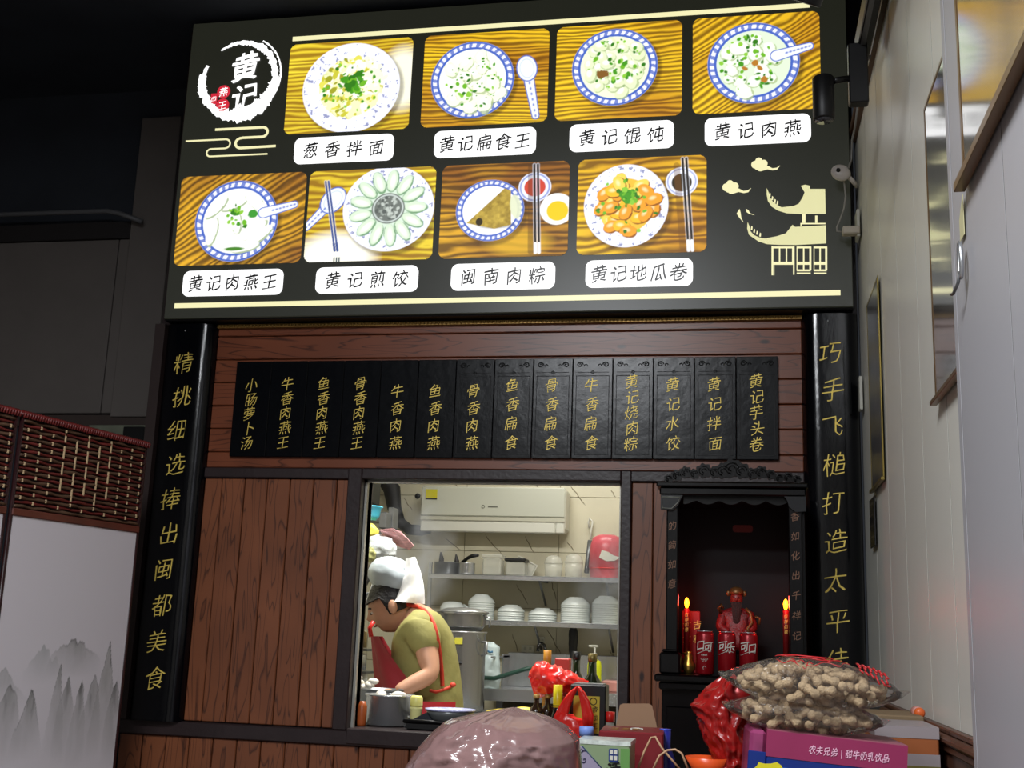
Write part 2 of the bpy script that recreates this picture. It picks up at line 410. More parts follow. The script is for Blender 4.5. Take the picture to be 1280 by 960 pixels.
while y > -.4:
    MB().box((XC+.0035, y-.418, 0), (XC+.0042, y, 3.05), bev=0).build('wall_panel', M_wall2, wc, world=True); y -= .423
wu = struct(MB().box((XW+.3, -4, 3.1), (XW+.4, 5.2, 3.72)), 'wall_upper', mat('dark_recess', (36, 36, 38), .7))
# left rear of the room
wb = struct(MB().box((-5.5, 4.8, 0), (-2.345, 4.9, 2.1)).box((-5.5, 4.83, 2.1), (-2.345, 4.9, 3.72)), 'wall_back', M_ceil)
x = -2.86
for xx0, xx1 in ((-4.8, -3.85), (-3.845, -2.865), (-2.86, -2.345)):
    MB().box((xx0, 4.79, 2.12), (xx1, 4.83, 2.95), bev=.003).build('wall_panel', M_grey, wb, world=True)
MB().box((-2.80, 4.77, 2.1), (-2.6, 4.83, 3.55), bev=.003).build('pier', M_grey, wb, world=True)
MB().box((-4.8, 4.77, 2.95), (-2.80, 4.83, 3.03)).build('beam', mat('dark_brown_beam', (30, 26, 26), .6), wb, world=True)
MB().tube([(-4.8, 4.72, 3.07), (-2.9, 4.72, 3.065), (-2.83, 4.72, 3.05), (-2.72, 4.73, 3.01)], .012).build('conduit', mat('grey_conduit', (90, 90, 92), .5), wb, world=True)
MB().box((-4.8, 4.78, 2.06), (-2.345, 4.84, 2.11)).build('ledge', mat('ledge_brown', (60, 50, 46), .5), wb, world=True)
t = thing('meter_cabinet', 'grey wall box with two dark openings above the woven screen, left of black couplet board', 'cabinet', (-2.6, 4.7, 1.7))
MB().box((-2.86, 4.70, 1.7), (-2.36, 4.768, 2.05), bev=.004).build('body', mat('pale_green_grey', (104, 108, 92), .5, var=.3, vscale=9), t, world=True)
for x0 in (-2.68, -2.5):
    p = MB().box((x0, 4.685, 1.75), (x0+.1, 4.702, 2.04), bev=.003).build('opening', M_blk, t, world=True)
    MB().ball((x0+.05, 4.68, 1.96), (.018, .008, .022), 10, 6).build('knob', mat('pale_knob', (150, 148, 140), .4), p, world=True)

# ------------------------------------------------------------------ lit menu sign
YS = YF-.09
sign = thing('menu_lightbox', 'long black backlit menu lightbox with eight food photos across the top of the wall', 'sign', (-.94, YS, 2.39))
SX0, SX1, SZ0, SZ1 = -2.285, .398, 2.39, 3.70
MB().box((SX0, YS+.012, SZ0), (SX1, YF+.015, SZ1), bev=.004).build('case', M_blk, sign, world=True)
mface = emis_mat('black_translucent_face', (58, 60, 48), .33)
MB().box((SX0+.004, YS, SZ0+.006), (SX1-.004, YS+.012, SZ1-.006), bev=.002).build('face', mface, sign, world=True)
MW = emis_mat('lit_white', (255, 255, 255), 1.35); MCR = emis_mat('lit_cream', (250, 244, 190), 1.0)
MINK = emis_mat('print_ink', (20, 20, 22), .4); MRED = emis_mat('lit_red', (214, 40, 60), 1.0)
def rrect(x0, x1, z0, z1, r, n=6):
    pts = []
    for cx, cz, a0 in ((x1-r, z1-r, 0), (x0+r, z1-r, 90), (x0+r, z0+r, 180), (x1-r, z0+r, 270)):
        for k in range(n+1):
            a = math.radians(a0+90*k/n); pts.append((cx+r*math.cos(a), cz+r*math.sin(a)))
    return pts
MB().box((-1.826, YS-.002, 3.583), (.262, YS, 3.602)).build('cream_line', MCR, sign, world=True)
MB().box((-2.239, YS-.002, 2.438), (.350, YS, 2.458)).build('cream_line', MCR, sign, world=True)
PHX = [[(-1.832, -1.303), (-1.254, -.742), (-.712, -.220), (-.179, .297)], [(-2.262, -1.717), (-1.704, -1.178), (-1.153, -.647), (-.613, -.126)]]
PHZ = [(3.166, 3.566), (2.616, 3.000)]
PLX = [[(-1.780, -1.360), (-1.193, -.783), (-.651, -.249), (-.133, .258)], [(-2.212, -1.784), (-1.647, -1.229), (-1.098, -.692), (-.576, -.176)]]
PLZ = [(3.034, 3.148), (2.486, 2.593)]
NAMES = [['葱香拌面', '黄记扁食王', '黄记馄饨', '黄记肉燕'], ['黄记肉燕王', '黄记煎饺', '闽南肉粽', '黄记地瓜卷']]

# --- painting helpers for flat prints
def vnoise(x, y, seed):
    xi = np.floor(x).astype(int); yi = np.floor(y).astype(int); fx = x-xi; fy = y-yi
    fx = fx*fx*(3-2*fx); fy = fy*fy*(3-2*fy)
    def h(a, b):
        v = np.sin(a*127.1+b*311.7+seed*74.7)*43758.5453; return v-np.floor(v)
    return (h(xi, yi)*(1-fx)+h(xi+1, yi)*fx)*(1-fy)+(h(xi, yi+1)*(1-fx)+h(xi+1, yi+1)*fx)*fy
def fbm(x, y, s, o=4): return sum(vnoise(x*2**k, y*2**k, s+k)/2**k for k in range(o))/2
class Canvas:
    def __init__(s, wid, hei, nx):
        s.w, s.h = wid, hei; s.nx = nx; s.ny = int(nx*hei/wid)
        s.X, s.Y = np.meshgrid(np.linspace(0, wid, s.nx+1), np.linspace(0, hei, s.ny+1)); s.px = wid/nx
        s.C = np.zeros(s.X.shape+(3,))
    def put(s, mask, col, a=1.0):
        m = np.clip(mask, 0, 1)[..., None]*a
        c = np.array(lin(col)) if isinstance(col, tuple) else col
        s.C = s.C*(1-m)+c*m
    def ell(s, cx, cy, rx, ry, col, rot=0, a=1.0, soft=1.2, lo=0.0, wob=0, seed=0):
        dx, dy = s.X-cx, s.Y-cy; c, n = math.cos(rot), math.sin(rot)
        u = (dx*c+dy*n)/rx; v = (-dx*n+dy*c)/ry; d = np.sqrt(u*u+v*v)
        if wob: d = d*(1+wob*(fbm(s.X/rx*1.6+seed*3, s.Y/ry*1.6, seed+3)-.5))
        k = min(rx, ry)/s.px/soft
        m = np.clip((1-d)*k+.5, 0, 1)
        if lo: m = m*np.clip((d-lo)*k+.5, 0, 1)
        s.put(m, col, a); return m
    def seg(s, x0, y0, x1, y1, w_, col, a=1.0):
        dx, dy = x1-x0, y1-y0; L2 = dx*dx+dy*dy
        t = np.clip(((s.X-x0)*dx+(s.Y-y0)*dy)/L2, 0, 1); d = np.hypot(s.X-x0-t*dx, s.Y-y0-t*dy)
        ww = w_ if not isinstance(w_, tuple) else w_[0]*(1-t)+w_[1]*t
        s.put(np.clip((ww-d)/s.px+.5, 0, 1), col, a)
    def wood(s, seed, ang, c0, c1, c2, f=26, warp=.8):
        c, n = math.cos(ang), math.sin(ang); u = s.X*c+s.Y*n; v = -s.X*n+s.Y*c
        k = fbm(u*3, v*9, seed)*warp; g = v*f*1.7+k*4+.8*vnoise(u*2, v*40, seed+9)
        g = g-np.floor(g); m = np.clip(np.abs(g-.5)*3.2-.25, 0, 1)
        big = np.clip(fbm(u*2.5, v*7, seed+20)*2.6-.75, 0, 1)[..., None]
        A = np.array(lin(c0)); B = np.array(lin(c1)); D = np.array(lin(c2))
        base = A*(1-big)+B*big; s.C = base*(1-m[..., None]*.8)+D*m[..., None]*.8
    def build(s, name, m, parent, x0, y, z0, mask=None, xs=None, label=None, local=False):
        nx, ny = s.nx, s.ny; n = (nx+1)*(ny+1)
        co = np.zeros((n, 3)); off = Vector((0, 0, 0)) if local else wl(parent)
        co[:, 0] = s.X.ravel()+x0-off.x; co[:, 1] = y-off.y; co[:, 2] = s.Y.ravel()+z0-off.z
        i, j = np.meshgrid(np.arange(nx), np.arange(ny)); a = (j*(nx+1)+i).ravel()
        q = np.stack([a, a+1, a+nx+2, a+nx+1], 1)
        if mask is not None:
            cx = (s.X[:-1, :-1]+s.px/2).ravel(); cy = (s.Y[:-1, :-1]+s.px/2).ravel(); q = q[mask(cx, cy)]
        me = bpy.data.meshes.new(name); me.vertices.add(n); me.vertices.foreach_set('co', co.ravel())
        me.loops.add(q.size); me.loops.foreach_set('vertex_index', q.ravel()); me.polygons.add(len(q))
        me.polygons.foreach_set('loop_start', np.arange(len(q))*4); me.polygons.foreach_set('loop_total', np.full(len(q), 4))
        at_ = me.color_attributes.new('print', 'FLOAT_COLOR', 'POINT')
        cc = np.ones((n, 4)); cc[:, :3] = s.C.reshape(-1, 3); at_.data.foreach_set('color', cc.ravel()); me.update(); me.validate()
        o = link(name, me, m, parent)
        if label: o['label'] = label
        return o
MPR = paint_mat('backlit_print', 1.15)
BLUE = (70, 100, 190)
def bowl_print(c, cx, cy, r, seed, inner=(250, 255, 245), plate=False, ry=None):
    ry = ry or r*.97
    c.ell(cx+.012, cy-.014, r*1.03, ry*1.03, (60, 40, 10), a=.55, soft=5)
    c.ell(cx, cy, r, ry, (238, 240, 255))
    th = np.arctan2(c.Y-cy, c.X-cx); d = np.hypot((c.X-cx)/r, (c.Y-cy)/ry)
    if plate:
        m = ((d > .68) & (d < .97))*(fbm(c.X*70+seed, c.Y*70, seed) > .60)*(np.sin(th*22+seed) > -.35); c.put(m*1.0, (96, 104, 160), .75)
    else:
        c.ell(cx, cy, r, ry, BLUE, lo=.955); c.ell(cx, cy, r*.86, ry*.86, BLUE, lo=.93)
        m = ((d > .83) & (d < .97))*(np.sin(th*34+8*d+3*fbm(c.X*30, c.Y*30, seed)) > .1); c.put(m*1.0, BLUE, .85)
    c.ell(cx, cy, r*(.66 if plate else .80), ry*(.66 if plate else .80), inner)
def scatter(c, cx, cy, r, n, cols, s0, s1, seed, asp=.6, wob=.5, gauss=False):
    rn = random.Random(seed)
    for k in range(n):
        a = rn.uniform(0, 2*PI); q = r*(abs(rn.gauss(0, .45)) if gauss else math.sqrt(rn.random())); s = rn.uniform(s0, s1)
        c.ell(cx+q*math.cos(a), cy+q*math.sin(a)*.95, s, s*rn.uniform(asp, 1), rn.choice(cols), rot=rn.uniform(0, PI), wob=wob, seed=rn.randint(0, 99))
GR = [(70, 150, 30), (110, 180, 40), (50, 120, 25), (140, 200, 60)]
def dumplings(c, cx, cy, r, n, seed, s0=.028, s1=.04, tint=(236, 246, 214)):
    rn = random.Random(seed); pts = []
    for k in range(300):
        if len(pts) >= n: break
        a = rn.uniform(0, 2*PI); q = r*math.sqrt(rn.random()); p = (cx+q*math.cos(a), cy+q*math.sin(a))
        if all(math.hypot(p[0]-o[0], p[1]-o[1]) > s0*1.25 for o in pts): pts.append(p)
    for p in pts:
        s = rn.uniform(s0, s1); ro = rn.uniform(0, PI)
        c.ell(p[0]+.003, p[1]-.004, s*1.08, s*.86, (168, 186, 130), rot=ro, wob=.5, seed=rn.randint(0, 99), a=.8)
        c.ell(p[0], p[1], s, s*.8, tint, rot=ro, wob=.5, seed=rn.randint(0, 99)); c.ell(p[0]-.004, p[1]+.006, s*.5, s*.35, (255, 255, 250), rot=ro, soft=3)
def spoon(c, x0, y0, x1, y1, head=.05):
    L_ = math.hypot(x1-x0, y1-y0); ux, uy = (x1-x0)/L_, (y1-y0)/L_; ro = math.atan2(uy, ux)
    c.seg(x0, y0, x1, y1, (.016, .024), BLUE); c.seg(x0, y0, x1, y1, (.012, .020), (236, 240, 255))
    if head:
        c.ell(x1, y1, head*1.15, head*.85, BLUE, rot=ro); c.ell(x1, y1, head*1.05, head*.76, (240, 244, 255), rot=ro)
        c.ell(x1, y1, head*.85, head*.58, (200, 214, 240), rot=ro, lo=.9)
    for k in range(7):
        t = k/7; c.ell(x0+(x1-x0)*t*.8, y0+(y1-y0)*t*.8, .006, .004, BLUE, rot=ro, a=.8)
def sticks(c, x0, y0, x1, y1, w_=.0035, col=(30, 30, 40), tip=(200, 210, 240), gap=.012):
    for g in (0, gap):
        c.seg(x0+g, y0, x1+g, y1, w_*1.6, (240, 244, 255), .5); c.seg(x0+g, y0, x1+g, y1, w_, col); c.seg(x1+g-(x1-x0)*.1, y1-(y1-y0)*.1, x1+g, y1, w_*1.3, tip)
OR = ((250, 205, 40), (200, 140, 30), (90, 50, 10)); YE = ((244, 220, 60), (214, 180, 40), (130, 80, 15))
BR = ((226, 170, 40), (150, 95, 30), (60, 36, 12))
def paint(r, k):
    x0, x1 = PHX[r][k]; z0, z1 = PHZ[r]; W, H = x1-x0, z1-z0
    c = Canvas(W, H, 210); fx = lambda u: u*W; fy = lambda v: (1-v)*H
    if (r, k) == (0, 0):
        c.wood(1, 0, *YE, f=30); c.ell(fx(.93), fy(.45), .09, .13, (255, 255, 235), soft=18, a=.9)
        bowl_print(c, fx(.52), fy(.52), .207, 1, (240, 245, 190), True, .197)
        scatter(c, fx(.52), fy(.52), .135, 210, [(226, 220, 90), (200, 196, 60), (250, 250, 190), (255, 255, 235), (160, 160, 40)], .006, .02, 3, .25)
        scatter(c, fx(.62), fy(.4), .09, 60, [(250, 252, 220), (255, 255, 245)], .008, .02, 5, .5)
        scatter(c, fx(.53), fy(.5), .13, 40, GR, .004, .009, 7, .5); scatter(c, fx(.53), fy(.48), .055, 45, GR[:3], .008, .018, 8, .5, gauss=True)
    elif (r, k) == (0, 1):
        c.wood(2, -.05, *OR, f=34); bowl_print(c, fx(.40), fy(.51), .170, 2, (252, 255, 240)); dumplings(c, fx(.41), fy(.54), .115, 16, 4, tint=(248, 252, 228))
        scatter(c, fx(.41), fy(.54), .115, 40, GR, .003, .008, 9, .5); scatter(c, fx(.41), fy(.6), .09, 14, GR, .006, .014, 10, .5)
        spoon(c, fx(.91), fy(.93), fx(.83), fy(.42), .05)
    elif (r, k) == (0, 2):
        c.wood(3, .05, *OR, f=30); bowl_print(c, fx(.47), fy(.46), .167, 3, (240, 248, 214)); dumplings(c, fx(.47), fy(.47), .118, 24, 6, .02, .032, (228, 238, 196))
        scatter(c, fx(.48), fy(.42), .11, 46, GR, .004, .012, 11, .5); c.ell(fx(.37), fy(.53), .022, .016, (130, 90, 40), wob=.8)
    elif (r, k) == (0, 3):
        c.wood(4, .55, *OR, f=30); bowl_print(c, fx(.48), fy(.50), .172, 4, (222, 240, 210)); dumplings(c, fx(.47), fy(.53), .11, 17, 8, .024, .036, (240, 248, 232))
        scatter(c, fx(.46), fy(.5), .12, 60, GR, .004, .011, 12, .5); scatter(c, fx(.5), fy(.6), .05, 4, [(180, 120, 40)], .01, .014, 13)
        spoon(c, fx(.92), fy(.36), fx(.66), fy(.44), 0)
    elif (r, k) == (1, 0):
        c.wood(5, .6, *BR, f=24); bowl_print(c, fx(.47), fy(.52), .178, 5, (250, 252, 244)); 
        for j, (u, v, ro) in enumerate(((.28, .62, 1.4), (.46, .5, 1.8), (.62, .62, .7), (.66, .68, .6), (.55, .8, .2), (.44, .32, .4), (.3, .35, .8), (.6, .3, 2.4))):
            c.ell(fx(u)+.004, fy(v)-.005, .062, .024, (170, 186, 150), rot=ro, wob=.3, seed=j); c.ell(fx(u), fy(v), .06, .022, (252, 253, 248), rot=ro, wob=.3, seed=j)
        scatter(c, fx(.45), fy(.45), .06, 22, GR, .006, .014, 14, .5, gauss=True); c.ell(fx(.47), fy(.83), .04, .008, (70, 130, 40), wob=.4); c.ell(fx(.6), fy(.45), .022, .018, (60, 150, 50), wob=.6)
        spoon(c, fx(.92), fy(.36), fx(.68), fy(.44), 0)
    elif (r, k) == (1, 1):
        c.wood(6, 0, *YE, f=22); c.ell(fx(.25), fy(.95), .16, .1, (255, 255, 244), soft=18, a=.9)
        spoon(c, fx(.0), fy(.62), fx(.2), fy(.33), .055)
        bowl_print(c, fx(.64), fy(.44), .187, 6, (214, 232, 214), True, .178)
        for j in range(13):
            a = j*2*PI/13; q = .115; x_, y_ = fx(.64)+q*math.cos(a), fy(.44)+q*math.sin(a)
            c.ell(x_, y_, .048, .025, (120, 160, 120), rot=a, wob=.3, seed=j); c.ell(x_-.002, y_+.003, .044, .021, (216, 234, 208), rot=a, wob=.3, seed=j)
            c.ell(x_, y_, .028, .010, (246, 252, 240), rot=a, soft=3)
        c.ell(fx(.64), fy(.44), .068, .064, (110, 116, 110)); c.ell(fx(.64), fy(.44), .063, .059, (200, 210, 205), lo=.9)
        scatter(c, fx(.64), fy(.44), .05, 60, [(90, 96, 92), (190, 198, 190), (150, 158, 150)], .004, .009, 15)
        sticks(c, fx(.13), fy(.12), fx(.24), fy(.88), .004, (60, 80, 140), (60, 80, 140))
        for j in range(3): c.seg(fx(.24+j*.02), fy(.96), fx(.24+j*.02), fy(1), .003, (60, 80, 90))
    elif (r, k) == (1, 2):
        c.wood(7, 0, *BR, f=22); c.ell(fx(.62), fy(.85), .12, .05, (240, 190, 40), soft=12, a=.6)
        bowl_print(c, fx(.39), fy(.50), .135, 7, (250, 250, 250), False, .125)
        P = [(.21, .63), (.50, .27), (.55, .30), (.56, .66), (.43, .70)]
        cx_, cy_ = fx(.45), fy(.5)
        pts = [(fx(u), fy(v)) for u, v in P]; ins = np.full(c.X.shape, -1e9); 
        m = np.full(c.X.shape, 1e9)
        for j in range(5):
            (ax, ay), (bx, by) = pts[j], pts[(j+1) % 5]; nl = math.hypot(bx-ax, by-ay); sd = ((bx-ax)*(c.Y-ay)-(by-ay)*(c.X-ax))/nl; m = np.minimum(m, -sd*(1 if True else 1))
        if m.max() < 0: m = -m
        s1 = np.full(c.X.shape, 1e9)
        for j in range(5):
            (ax, ay), (bx, by) = pts[j], pts[(j+1) % 5]; nl = math.hypot(bx-ax, by-ay); sd = ((bx-ax)*(c.Y-ay)-(by-ay)*(c.X-ax))/nl
            ref = ((bx-ax)*(cy_-ay)-(by-ay)*(cx_-ax)); s1 = np.minimum(s1, sd*(1 if ref > 0 else -1))
        c.ell(fx(.44), fy(.66), .07, .014, (60, 66, 80), a=.6, soft=3)
        tex = fbm(c.X*60, c.Y*60, 5)[..., None]; colr = np.array(lin((110, 84, 20)))*(1-tex)+np.array(lin((220, 190, 80)))*tex
        mm = np.clip(s1/c.px+.5, 0, 1)[..., None]; c.C = c.C*(1-mm)+colr*mm
        c.ell(fx(.31), fy(.62), .014, .016, (50, 40, 14)); c.ell(fx(.59), fy(.47), .022, .05, (220, 226, 190), rot=.15, a=.9)
        c.ell(fx(.735), fy(.27), .064, .061, (236, 240, 255)); c.ell(fx(.735), fy(.27), .060, .057, BLUE, lo=.88, a=.7); c.ell(fx(.735), fy(.27), .042, .038, (204, 70, 50))
        c.ell(fx(.91), fy(.51), .066, .064, (246, 246, 244)); c.ell(fx(.915), fy(.53), .042, .040, (250, 200, 20))
        c.seg(fx(.70), fy(.05), fx(.72), fy(.95), .012, (80, 50, 20), .5); sticks(c, fx(.725), fy(.03), fx(.755), fy(.96), .0045, (30, 24, 20), (236, 236, 236), .014)
    else:
        c.wood(8, 0, *OR, f=20); bowl_print(c, fx(.38), fy(.50), .160, 8, (236, 190, 60), True, .166)
        rn = random.Random(5)
        for j in range(26):
            a = rn.uniform(0, 2*PI); q = .105*math.sqrt(rn.random()); x_, y_ = fx(.39)+q*math.cos(a), fy(.50)+q*math.sin(a); ro = rn.uniform(0, PI)
            c.ell(x_+.003, y_-.004, .034, .024, (150, 90, 20), rot=ro, wob=.3, seed=j); c.ell(x_, y_, .032, .022, rn.choice([(248, 190, 40), (240, 160, 40), (252, 214, 90)]), rot=ro, wob=.3, seed=j)
            c.ell(x_-.004, y_+.004, .012, .007, (255, 240, 190), rot=ro, soft=3, a=.7)
        scatter(c, fx(.38), fy(.42), .05, 50, GR, .006, .014, 16, .5, gauss=True); scatter(c, fx(.38), fy(.5), .12, 20, GR, .004, .01, 17, .5)
        c.ell(fx(.80), fy(.28), .064, .062, (90, 60, 30), a=.4, soft=4); c.ell(fx(.81), fy(.27), .060, .058, (238, 240, 250)); c.ell(fx(.81), fy(.27), .055, .053, BLUE, lo=.9, a=.6); c.ell(fx(.81), fy(.28), .038, .036, (50, 40, 20))
        c.seg(fx(.77), fy(.1), fx(.82), fy(.95), .012, (110, 70, 20), .5); sticks(c, fx(.815), fy(.03), fx(.865), fy(.98), .0045, (40, 34, 30), (236, 236, 236), .014)
    rr = .03
    def mask(cx, cy):
        dx = np.maximum(np.maximum(rr-cx, cx-(W-rr)), 0); dy = np.maximum(np.maximum(rr-cy, cy-(H-rr)), 0); return np.hypot(dx, dy) <= rr
    c.C = c.C*1.05
    return c.build('food_photo', MPR, sign, x0, YS-.0015, z0, mask)
FOOD = [['noodles topped with chopped greens', 'bowl of dumpling soup with a spoon beside it', 'bowl of wontons with greens', 'bowl of round meat dumplings with a spoon in it'],
        ['bowl of long dumplings with a spoon in it', 'ring of fried dumplings round a dip, chopsticks at left', 'rice dumpling on a plate with two dips', 'plate of orange slices with chopsticks at right']]
for r in range(2):
    for k in range(4):
        paint(r, k)['label'] = 'backlit photo of '+FOOD[r][k]
        x0, x1 = PLX[r][k]; z0, z1 = PLZ[r]
        pl = MB().poly(rrect(x0, x1, z0, z1, .028), YS-.002, YS).build('name_plate', MW, sign, world=True)
        s = NAMES[r][k]; n = len(s); m0 = (x1-x0)*(.13 if n == 5 else .17)
        for i, ch in enumerate(s):
            char(ch, (x0+m0+(x1-x0-2*m0)*(i+.0)/(n-1) if n > 1 else x0, YS-.003, (z0+z1)/2), .070, MINK, pl, off=.004)
# logo: brush ring, two characters, red seals
def brush(pts, ws, name, m, seed=0, n=90):
    vs = []; fs = []
    for i in range(n+1):
        t = i/n*(len(pts)-1); k = min(int(t), len(pts)-2); f_ = t-k
        p = Vector(pts[k]).lerp(Vector(pts[k+1]), f_); d = Vector(pts[k+1])-Vector(pts[k]); nn = Vector((-d.y, d.x)).normalized(); w_ = ws[k]*(1-f_)+ws[k+1]*f_
        a = w_*(1+.5*nz((i*.35, 0, 1), 1, seed)+.25*nz((i*1.3, 0, 1), 1, seed)); c_ = w_*(1+.7*nz((i*.5, 3, 1), 1, seed+3)+.4*nz((i*1.9, 5, 1), 1, seed))
        vs += [(p.x+nn.x*a, YS-.002, p.y+nn.y*a), (p.x-nn.x*c_, YS-.002, p.y-nn.y*c_)]
    for i in range(n): fs.append((2*i, 2*i+1, 2*i+3, 2*i+2))
    return MB().add(vs, fs).build(name, m, sign, world=True, fix=False)
lc = (-2.050, 3.425)
def arc(cx, cz, rx, rz, a0, a1, n=40): return [(cx+rx*math.cos(math.radians(a0+(a1-a0)*i/n)), cz+rz*math.sin(math.radians(a0+(a1-a0)*i/n))) for i in range(n+1)]
A = arc(lc[0], lc[1], .160, .165, 125, -205, 60)
def lw(i):
    a = 125-330*i/60
    if a > 60: return .004+.010*(125-a)/65
    if a > 0: return .014
    if a > -140: return .014+.018*math.sin(math.pi*min(1, (-a)/130))
    return max(.003, .020*(1-(-a-140)/65*.7))
brush(A, [lw(i) for i in range(61)], 'brush_ring', MW, 1, 200)
brush(arc(lc[0]+.012, lc[1]+.01, .172, .178, 62, -35, 30), [.0035]*31, 'brush_ring', MW, 6, 90)
brush(arc(lc[0]-.02, lc[1]-.01, .150, .150, 205, 165, 12), [.012]*13, 'brush_ring', MW, 8, 40)
char('黄', (-2.025, YS-.003, 3.478), .135, MW, sign, off=.012)
char('记', (-2.015, YS-.003, 3.345), .125, MW, sign, off=.012)
for zc, ch in ((3.372, '燕'), (3.312, '王')):
    d = MB().poly([(-2.113+.029*math.cos(a*PI/12), zc+.029*math.sin(a*PI/12)) for a in range(24)], YS-.002, YS).build('seal', MRED, sign, world=True)
    char(ch, (-2.113, YS-.003, zc-.002), .042, MW, d)
d = MB().box((-2.168, YS-.002, 3.318), (-2.140, YS, 3.366)).build('seal', MRED, sign, world=True); char('印', (-2.154, YS-.003, 3.340), .026, MW, d)
# cloud scroll lines under the logo
def stroke(pts, r, m, name='scroll_line'):
    b = MB(); vs = []; fs = []
    for i, p in enumerate(pts):
        a = Vector(pts[max(i-1, 0)]); c_ = Vector(pts[min(i+1, len(pts)-1)]); d = (c_-a).normalized(); nn = Vector((-d.y, d.x))
        vs += [(p[0]+nn.x*r, YS-.002, p[1]+nn.y*r), (p[0]-nn.x*r, YS-.002, p[1]-nn.y*r)]
    for i in range(len(pts)-1): fs.append((2*i, 2*i+1, 2*i+3, 2*i+2))
    return b.add(vs, fs).build(name, m, sign, world=True, fix=False)
z1_, z2_, z3_, z4_ = 3.200, 3.158, 3.118, 3.085
stroke([(-2.135, z1_+.003)]+[(-1.93, z1_+.003)]+arc(-1.925, (z1_+z2_)/2+.003, .022, (z1_-z2_)/2, 90, -90, 12)+[(-2.01, z2_+.003)]+arc(-2.015, (z2_+z3_)/2, .024, (z2_-z3_)/2+.002, 90, 270, 12)+[(-1.862, z3_)], .0055, MCR)
stroke([(-2.262, z2_)]+[(-2.09, z2_)]+arc(-2.085, (z2_+z3_)/2, .022, (z2_-z3_)/2, 90, -90, 12)+[(-2.14, z3_)]+arc(-2.145, (z3_+z4_)/2, .018, (z3_-z4_)/2, 90, 270, 12)+[(-1.895, z4_)], .0036, MCR)
# pavilion and clouds
def sp(px, py): p = at(px, py, Y=YS); return (p.x, p.z)
def spoly(P, m, name='pavilion_print'): return MB().poly([sp(*q) for q in P], YS-.002, YS).build(name, m, sign, world=True, fix=False)
k_ = 160/904
def cp(u, v): return (900+u*k_, 190+v*170/960)
MCR2 = mat('lit_speckled', (30, 30, 30), .4)
nt = MCR2.node_tree; b_ = nt.nodes['Principled BSDF']; nn = nt.nodes.new('ShaderNodeTexNoise'); nn.inputs['Scale'].default_value = 160
rr_ = nt.nodes.new('ShaderNodeValToRGB'); rr_.color_ramp.elements[0].position = .40; rr_.color_ramp.elements[0].color = (*lin((206, 200, 110)), 1); rr_.color_ramp.elements[1].position = .6; rr_.color_ramp.elements[1].color = (*lin((252, 250, 214)), 1)
nt.links.new(nn.outputs[0], rr_.inputs[0]); nt.links.new(rr_.outputs[0], b_.inputs['Emission Color']); b_.inputs['Emission Strength'].default_value = 1.0
spoly([cp(*q) for q in ((330, 255), (345, 290), (352, 320), (372, 350), (400, 372), (435, 392), (520, 382), (556, 366), (585, 318), (598, 285), (572, 240), (600, 232), (636, 240), (634, 262), (742, 262), (746, 436), (560, 438), (470, 432), (410, 414), (365, 385), (338, 345), (330, 300))], MCR2)
spoly([cp(*q) for q in ((195, 495), (210, 530), (215, 560), (240, 588), (275, 603), (315, 612), (400, 596), (465, 575), (512, 515), (530, 530), (748, 518), (750, 645), (540, 656), (420, 655), (330, 650), (270, 630), (205, 585), (192, 540))], MCR2)
for q in ((350, 302), (368, 326), (386, 346), (404, 358), (222, 536), (240, 556), (260, 570), (282, 584)): spoly([cp(q[0]-5, q[1]+12), cp(q[0], q[1]-14), cp(q[0]+8, q[1]-8), cp(q[0]+6, q[1]+14)], MCR)
def srect(u0, v0, u1, v1, m=MCR): spoly([cp(u0, v0), cp(u1, v0), cp(u1, v1), cp(u0, v1)], m)
srect(580, 438, 604, 500); srect(672, 450, 688, 500); srect(568, 502, 745, 510); srect(568, 502, 576, 524)
for u0, u1, nc in ((372, 518, 3), (542, 640, 2), (662, 752, 2)):
    vb = 800 if nc == 3 else 862
    srect(u0, 668, u1, 680); srect(u0, 776, u1, 796)
    cw = (u1-u0)/nc
    for i in range(nc+1): srect(u0+i*cw-5+(4 if i == 0 else -4 if i == nc else 0), 668, u0+i*cw+5, 790)
    if nc == 2:
        srect(u0, 830, u1, 842); srect(u0, 852, u1, 860)
        for i in range(nc+1): srect(u0+i*cw-5+(4 if i == 0 else -4 if i == nc else 0), 790, u0+i*cw+5, 836)
    else: srect(364, 664, 374, 870); srect(376, 790, 384, 870); srect(516, 664, 526, 866)
for ox, oy in ((0, 0), (-204, 160)):
    b = MB()
    for cx, cy, r in ((275, 66, 26), (248, 90, 27), (310, 82, 26), (285, 106, 30), (262, 108, 18)):
        b.poly([sp(*cp(cx+ox+r*math.cos(a*PI/10), cy+oy+r*math.sin(a*PI/10))) for a in range(20)], YS-.0018-.0001*random.random(), YS)
    b.poly([sp(*cp(u+ox, v+oy)) for u, v in ((290, 90), (340, 100), (370, 116), (400, 112), (424, 95), (404, 124), (372, 130), (335, 122), (290, 136))], YS-.0019, YS)
    b.build('cloud_print', MCR, sign, world=True, fix=False)
for P in (((138, 402), (118, 435), (130, 455), (142, 470), (165, 496), (150, 462), (146, 430)), ((182, 402), (200, 410), (212, 432), (243, 446), (205, 436), (188, 424))): spoly([cp(*q) for q in P], MCR, 'flame_print')

